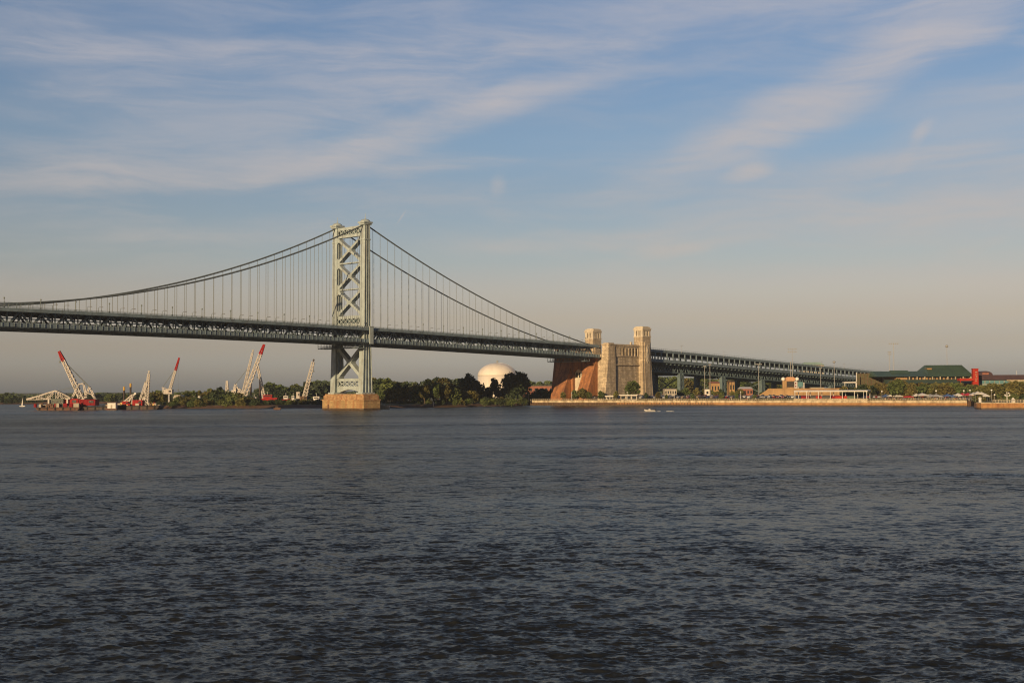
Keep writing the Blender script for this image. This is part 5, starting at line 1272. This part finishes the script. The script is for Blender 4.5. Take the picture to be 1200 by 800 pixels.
s.hexa([(e0, -1, hz(441.2)), (e1, -1, hz(441.2)), (e1, 42, hz(441.2)), (e0, 42, hz(441.2)), (a, 20, hz(427.2)), (b, 20, hz(427.2)), (b, 22, hz(427.2)), (a, 22, hz(427.2))])
for j in range(26): x = e0 + (e1 - e0) * (j + .5) / 26; x2 = a + (b - a) * (j + .5) / 26; s.bar((x, -1.05, hz(441.2) + .12), (x2, 19.9, hz(427.2) + .1), .14, .18)
rf = s.build('main_roof', M['greenroof'], gh)
s = MB(); s.box(hx(1093.5), hx(1099), 12, 16, hz(437), hz(431.6)); s.box(hx(1093), hx(1099.4), 11.6, 16.4, hz(431.6), hz(431)); s.build('dormer', M['ochre'], rf)
s = MB(); s.hexa([(hx(1028), -.6, hz(441)), (hx(1090), -.6, hz(441)), (hx(1090), 34, hz(441)), (hx(1028), 34, hz(441)), (hx(1030), 15, hz(434.4)), (hx(1090), 15, hz(434.4)), (hx(1090), 18, hz(434.4)), (hx(1030), 18, hz(434.4))])
s.hexa([(hx(1050), 8, hz(437)), (hx(1072), 8, hz(437)), (hx(1072), 20, hz(437)), (hx(1050), 20, hz(437)), (hx(1051), 13.6, hz(433.4)), (hx(1071), 13.6, hz(433.4)), (hx(1071), 16, hz(433.4)), (hx(1051), 16, hz(433.4))])
s.build('side_roof', M['greenroof'], gh)
s = MB(); s.hexa([(hx(1036), -9, hz(449)), (hx(1141), -9, hz(449)), (hx(1141), 2.9, hz(449)), (hx(1036), 2.9, hz(449)), (hx(1038), -2, hz(444.6)), (hx(1141), -2, hz(444.6)), (hx(1141), 2.9, hz(444.6)), (hx(1038), 2.9, hz(444.6))]); s.build('skirt_roof', M['greendark'], gh)
for j in range(9): x = hx(1066) + (hx(1138) - hx(1066)) * j / 8; MB().box(x - .35, x + .35, -.4, .3, hz(444.6), hz(441.3)).build('column', M['cream'], gh)
for j in range(6): x = hx(1042) + (hx(1138) - hx(1042)) * j / 5; MB().box(x - .3, x + .3, -8.6, -8, 0, hz(449)).build('column', M['cream'], gh)
Y = 868; rt = empty('red_sign_tower', (gx(1143, Y), Y, LZ)); tag(rt, 'tall bright red sign tower with pale lettering beside the green-roofed hall', 'sign tower'); k = Y / F
a = 3.1 * k; z1 = gz(1143, 432.3, Y) - LZ; s = MB(); s.box(-a, a, -1.5, 1.5, 0, z1); s.box(-a - .2, a + .2, -1.7, 1.7, z1, z1 + .4); s.build('tower', M['sign_red'], rt)
for j, (x, z, w, h) in enumerate(((.4, -2.2, .7, .5), (.3, -3.8, .9, .35), (.5, -5.2, .5, .8), (.3, -6.8, .9, .35), (.1, -8.2, .5, .6))): MB().box(x - w, x + w, -1.56, -1.51, z1 + z - h / 2, z1 + z + h / 2).build('lettering', M['cream'], rt)
MB().box(-20 * k, -3.2 * k, -3, 2, gz(1143, 446, Y) - LZ, gz(1143, 443.2, Y) - LZ).build('canopy', M['sign_red'], rt)
MB().box(-19 * k, -18.4 * k, -2.8, -2.4, 0, gz(1143, 446, Y) - LZ).build('canopy_post', M['sign_red'], rt)
Y = 890; X0 = gx(1175, Y); dr = empty('dark_roofed_building', (X0, Y, LZ)); tag(dr, 'long low building with a dark maroon roof band at the right edge', 'building')
s = MB(); s.box(hx(1147), hx(1250), 2, 30, 0, hz(445.2)); wl = s.build('wall', M['tealwall'], dr); windows(wl, hx(1150), hx(1184), 6, 2, hz(449.6), hz(446.2), .75, 'teal')
s = MB(); s.box(hx(1146.6), hx(1250), 0, 32, hz(445.2), hz(439.6)); s.build('roof_band', M['maroon'], dr)
s = MB(); s.box(hx(1185.5), hx(1250), .6, 1.99, hz(449.6), hz(445.3)); s.box(hx(1181), hx(1186), .9, 1.98, hz(446.6), hz(445.4)); s.build('cream_panel', M['cream'], dr)
s = MB(); n = 12; s.prism([(hx(1152), hz(439.6))] + [(hx(1160.5) + (hx(1152) - hx(1160.5)) * cos(pi * j / n), hz(439.6) + 3.0 * sin(pi * j / n)) for j in range(n + 1)], 8, 20, ((1, 0, 0), (0, 0, 1), (0, 1, 0))); s.build('barrel_roof', M['maroon'], dr)
s = MB(); s.box(hx(1156.5), hx(1164), 7.8, 7.99, hz(439), hz(437)); s.build('sign_panel', M['brickred'], dr)
s = MB(); s.tube([(hx(1192.5), 1, hz(445)), (hx(1192.5), 1, hz(439.5) + 3)], .12, 6); s.build('flag_pole', M['white'], dr)
def house(px, w, ytop, ybase, Y, wm, rm, label, nwin=4, dep=12, roof=1.5):
    X0_ = gx(px, Y); r = empty('small_building', (X0_, Y, LZ)); tag(r, label, 'building'); a = w * Y / F / 2; h = gz(px, ytop, Y) - LZ
    wl_ = MB().box(-a, a, 0, dep, 0, h).build('wall', M[wm], r)
    MB().hexa([(-a - .4, -.4, h), (a + .4, -.4, h), (a + .4, dep + .4, h), (-a - .4, dep + .4, h), (-a * .9, dep * .45, h + roof), (a * .9, dep * .45, h + roof), (a * .9, dep * .55, h + roof), (-a * .9, dep * .55, h + roof)]).build('roof', M[rm], r)
    windows(wl_, -a, a, nwin, 0, h * .55, h * .82, .5)
    MB().box(-.7, .7, -.06, -.01, 0, 2.2).build('door', M['brown'], r)
house(838.5, 10, 449, 457, 1010, 'ochre', 'brickred', 'small ochre building seen between the first trestles of the viaduct', 3)
house(858, 6, 447.5, 457, 1015, 'ochre', 'brown', 'narrow sunlit ochre building between two dark trestle towers', 2)
house(875, 14, 455.5, 459, 960, 'brickred', 'white', 'low brick building with a white roof edge right of the trestles', 4)
house(786, 14, 455.8, 460, 960, 'concrete', 'concrete', 'low pale grey building right of the stone anchorage', 5, roof=.6)
house(829, 5, 456, 461, 930, 'tank', 'concrete', 'small square cream hut at the foot of the two pale masts', 1, 6, .4)
house(634, 42, 452.5, 456, 1330, 'brickred', 'ochre', 'long low reddish building far behind, left of the anchorage', 7, 14, 1.0)
Y = 1330; X0 = gx(954, Y); r = empty('mint_roofed_building', (X0, Y, LZ)); tag(r, 'pale mint-green roof showing above the far side of the viaduct', 'building'); k = Y / F
h = gz(954, 427.5, Y) - LZ; wl = MB().box(-12 * k, 12 * k, 0, 20, 0, h).build('wall', M['concrete'], r); windows(wl, -11 * k, 11 * k, 8, 0, h - 6, h - 3)
s = MB(); s.hexa([(-13 * k, -1, h), (13 * k, -1, h), (13 * k, 21, h), (-13 * k, 21, h), (-8 * k, 9, h + 3.2), (9 * k, 9, h + 3.2), (9 * k, 11, h + 3.2), (-8 * k, 11, h + 3.2)]); s.build('roof', M['mint'], r)

# ------------------------------------------------------------------ the hazy evening air
hz_ = MB(); hz_.box(-1900, 1900, -60, 2500, -2.2, 130)
m = bpy.data.materials.new('evening_haze'); m.use_nodes = True
nt_ = m.node_tree
for n in list(nt_.nodes): nt_.nodes.remove(n)
pv_ = nt_.nodes.new('ShaderNodeVolumePrincipled'); pv_.inputs['Color'].default_value = (.80, .84, .90, 1); pv_.inputs['Density'].default_value = .00007; pv_.inputs['Anisotropy'].default_value = .2
ou_ = nt_.nodes.new('ShaderNodeOutputMaterial'); nt_.links.new(pv_.outputs[0], ou_.inputs['Volume'])
tag(hz_.build('haze', m), kind='stuff')
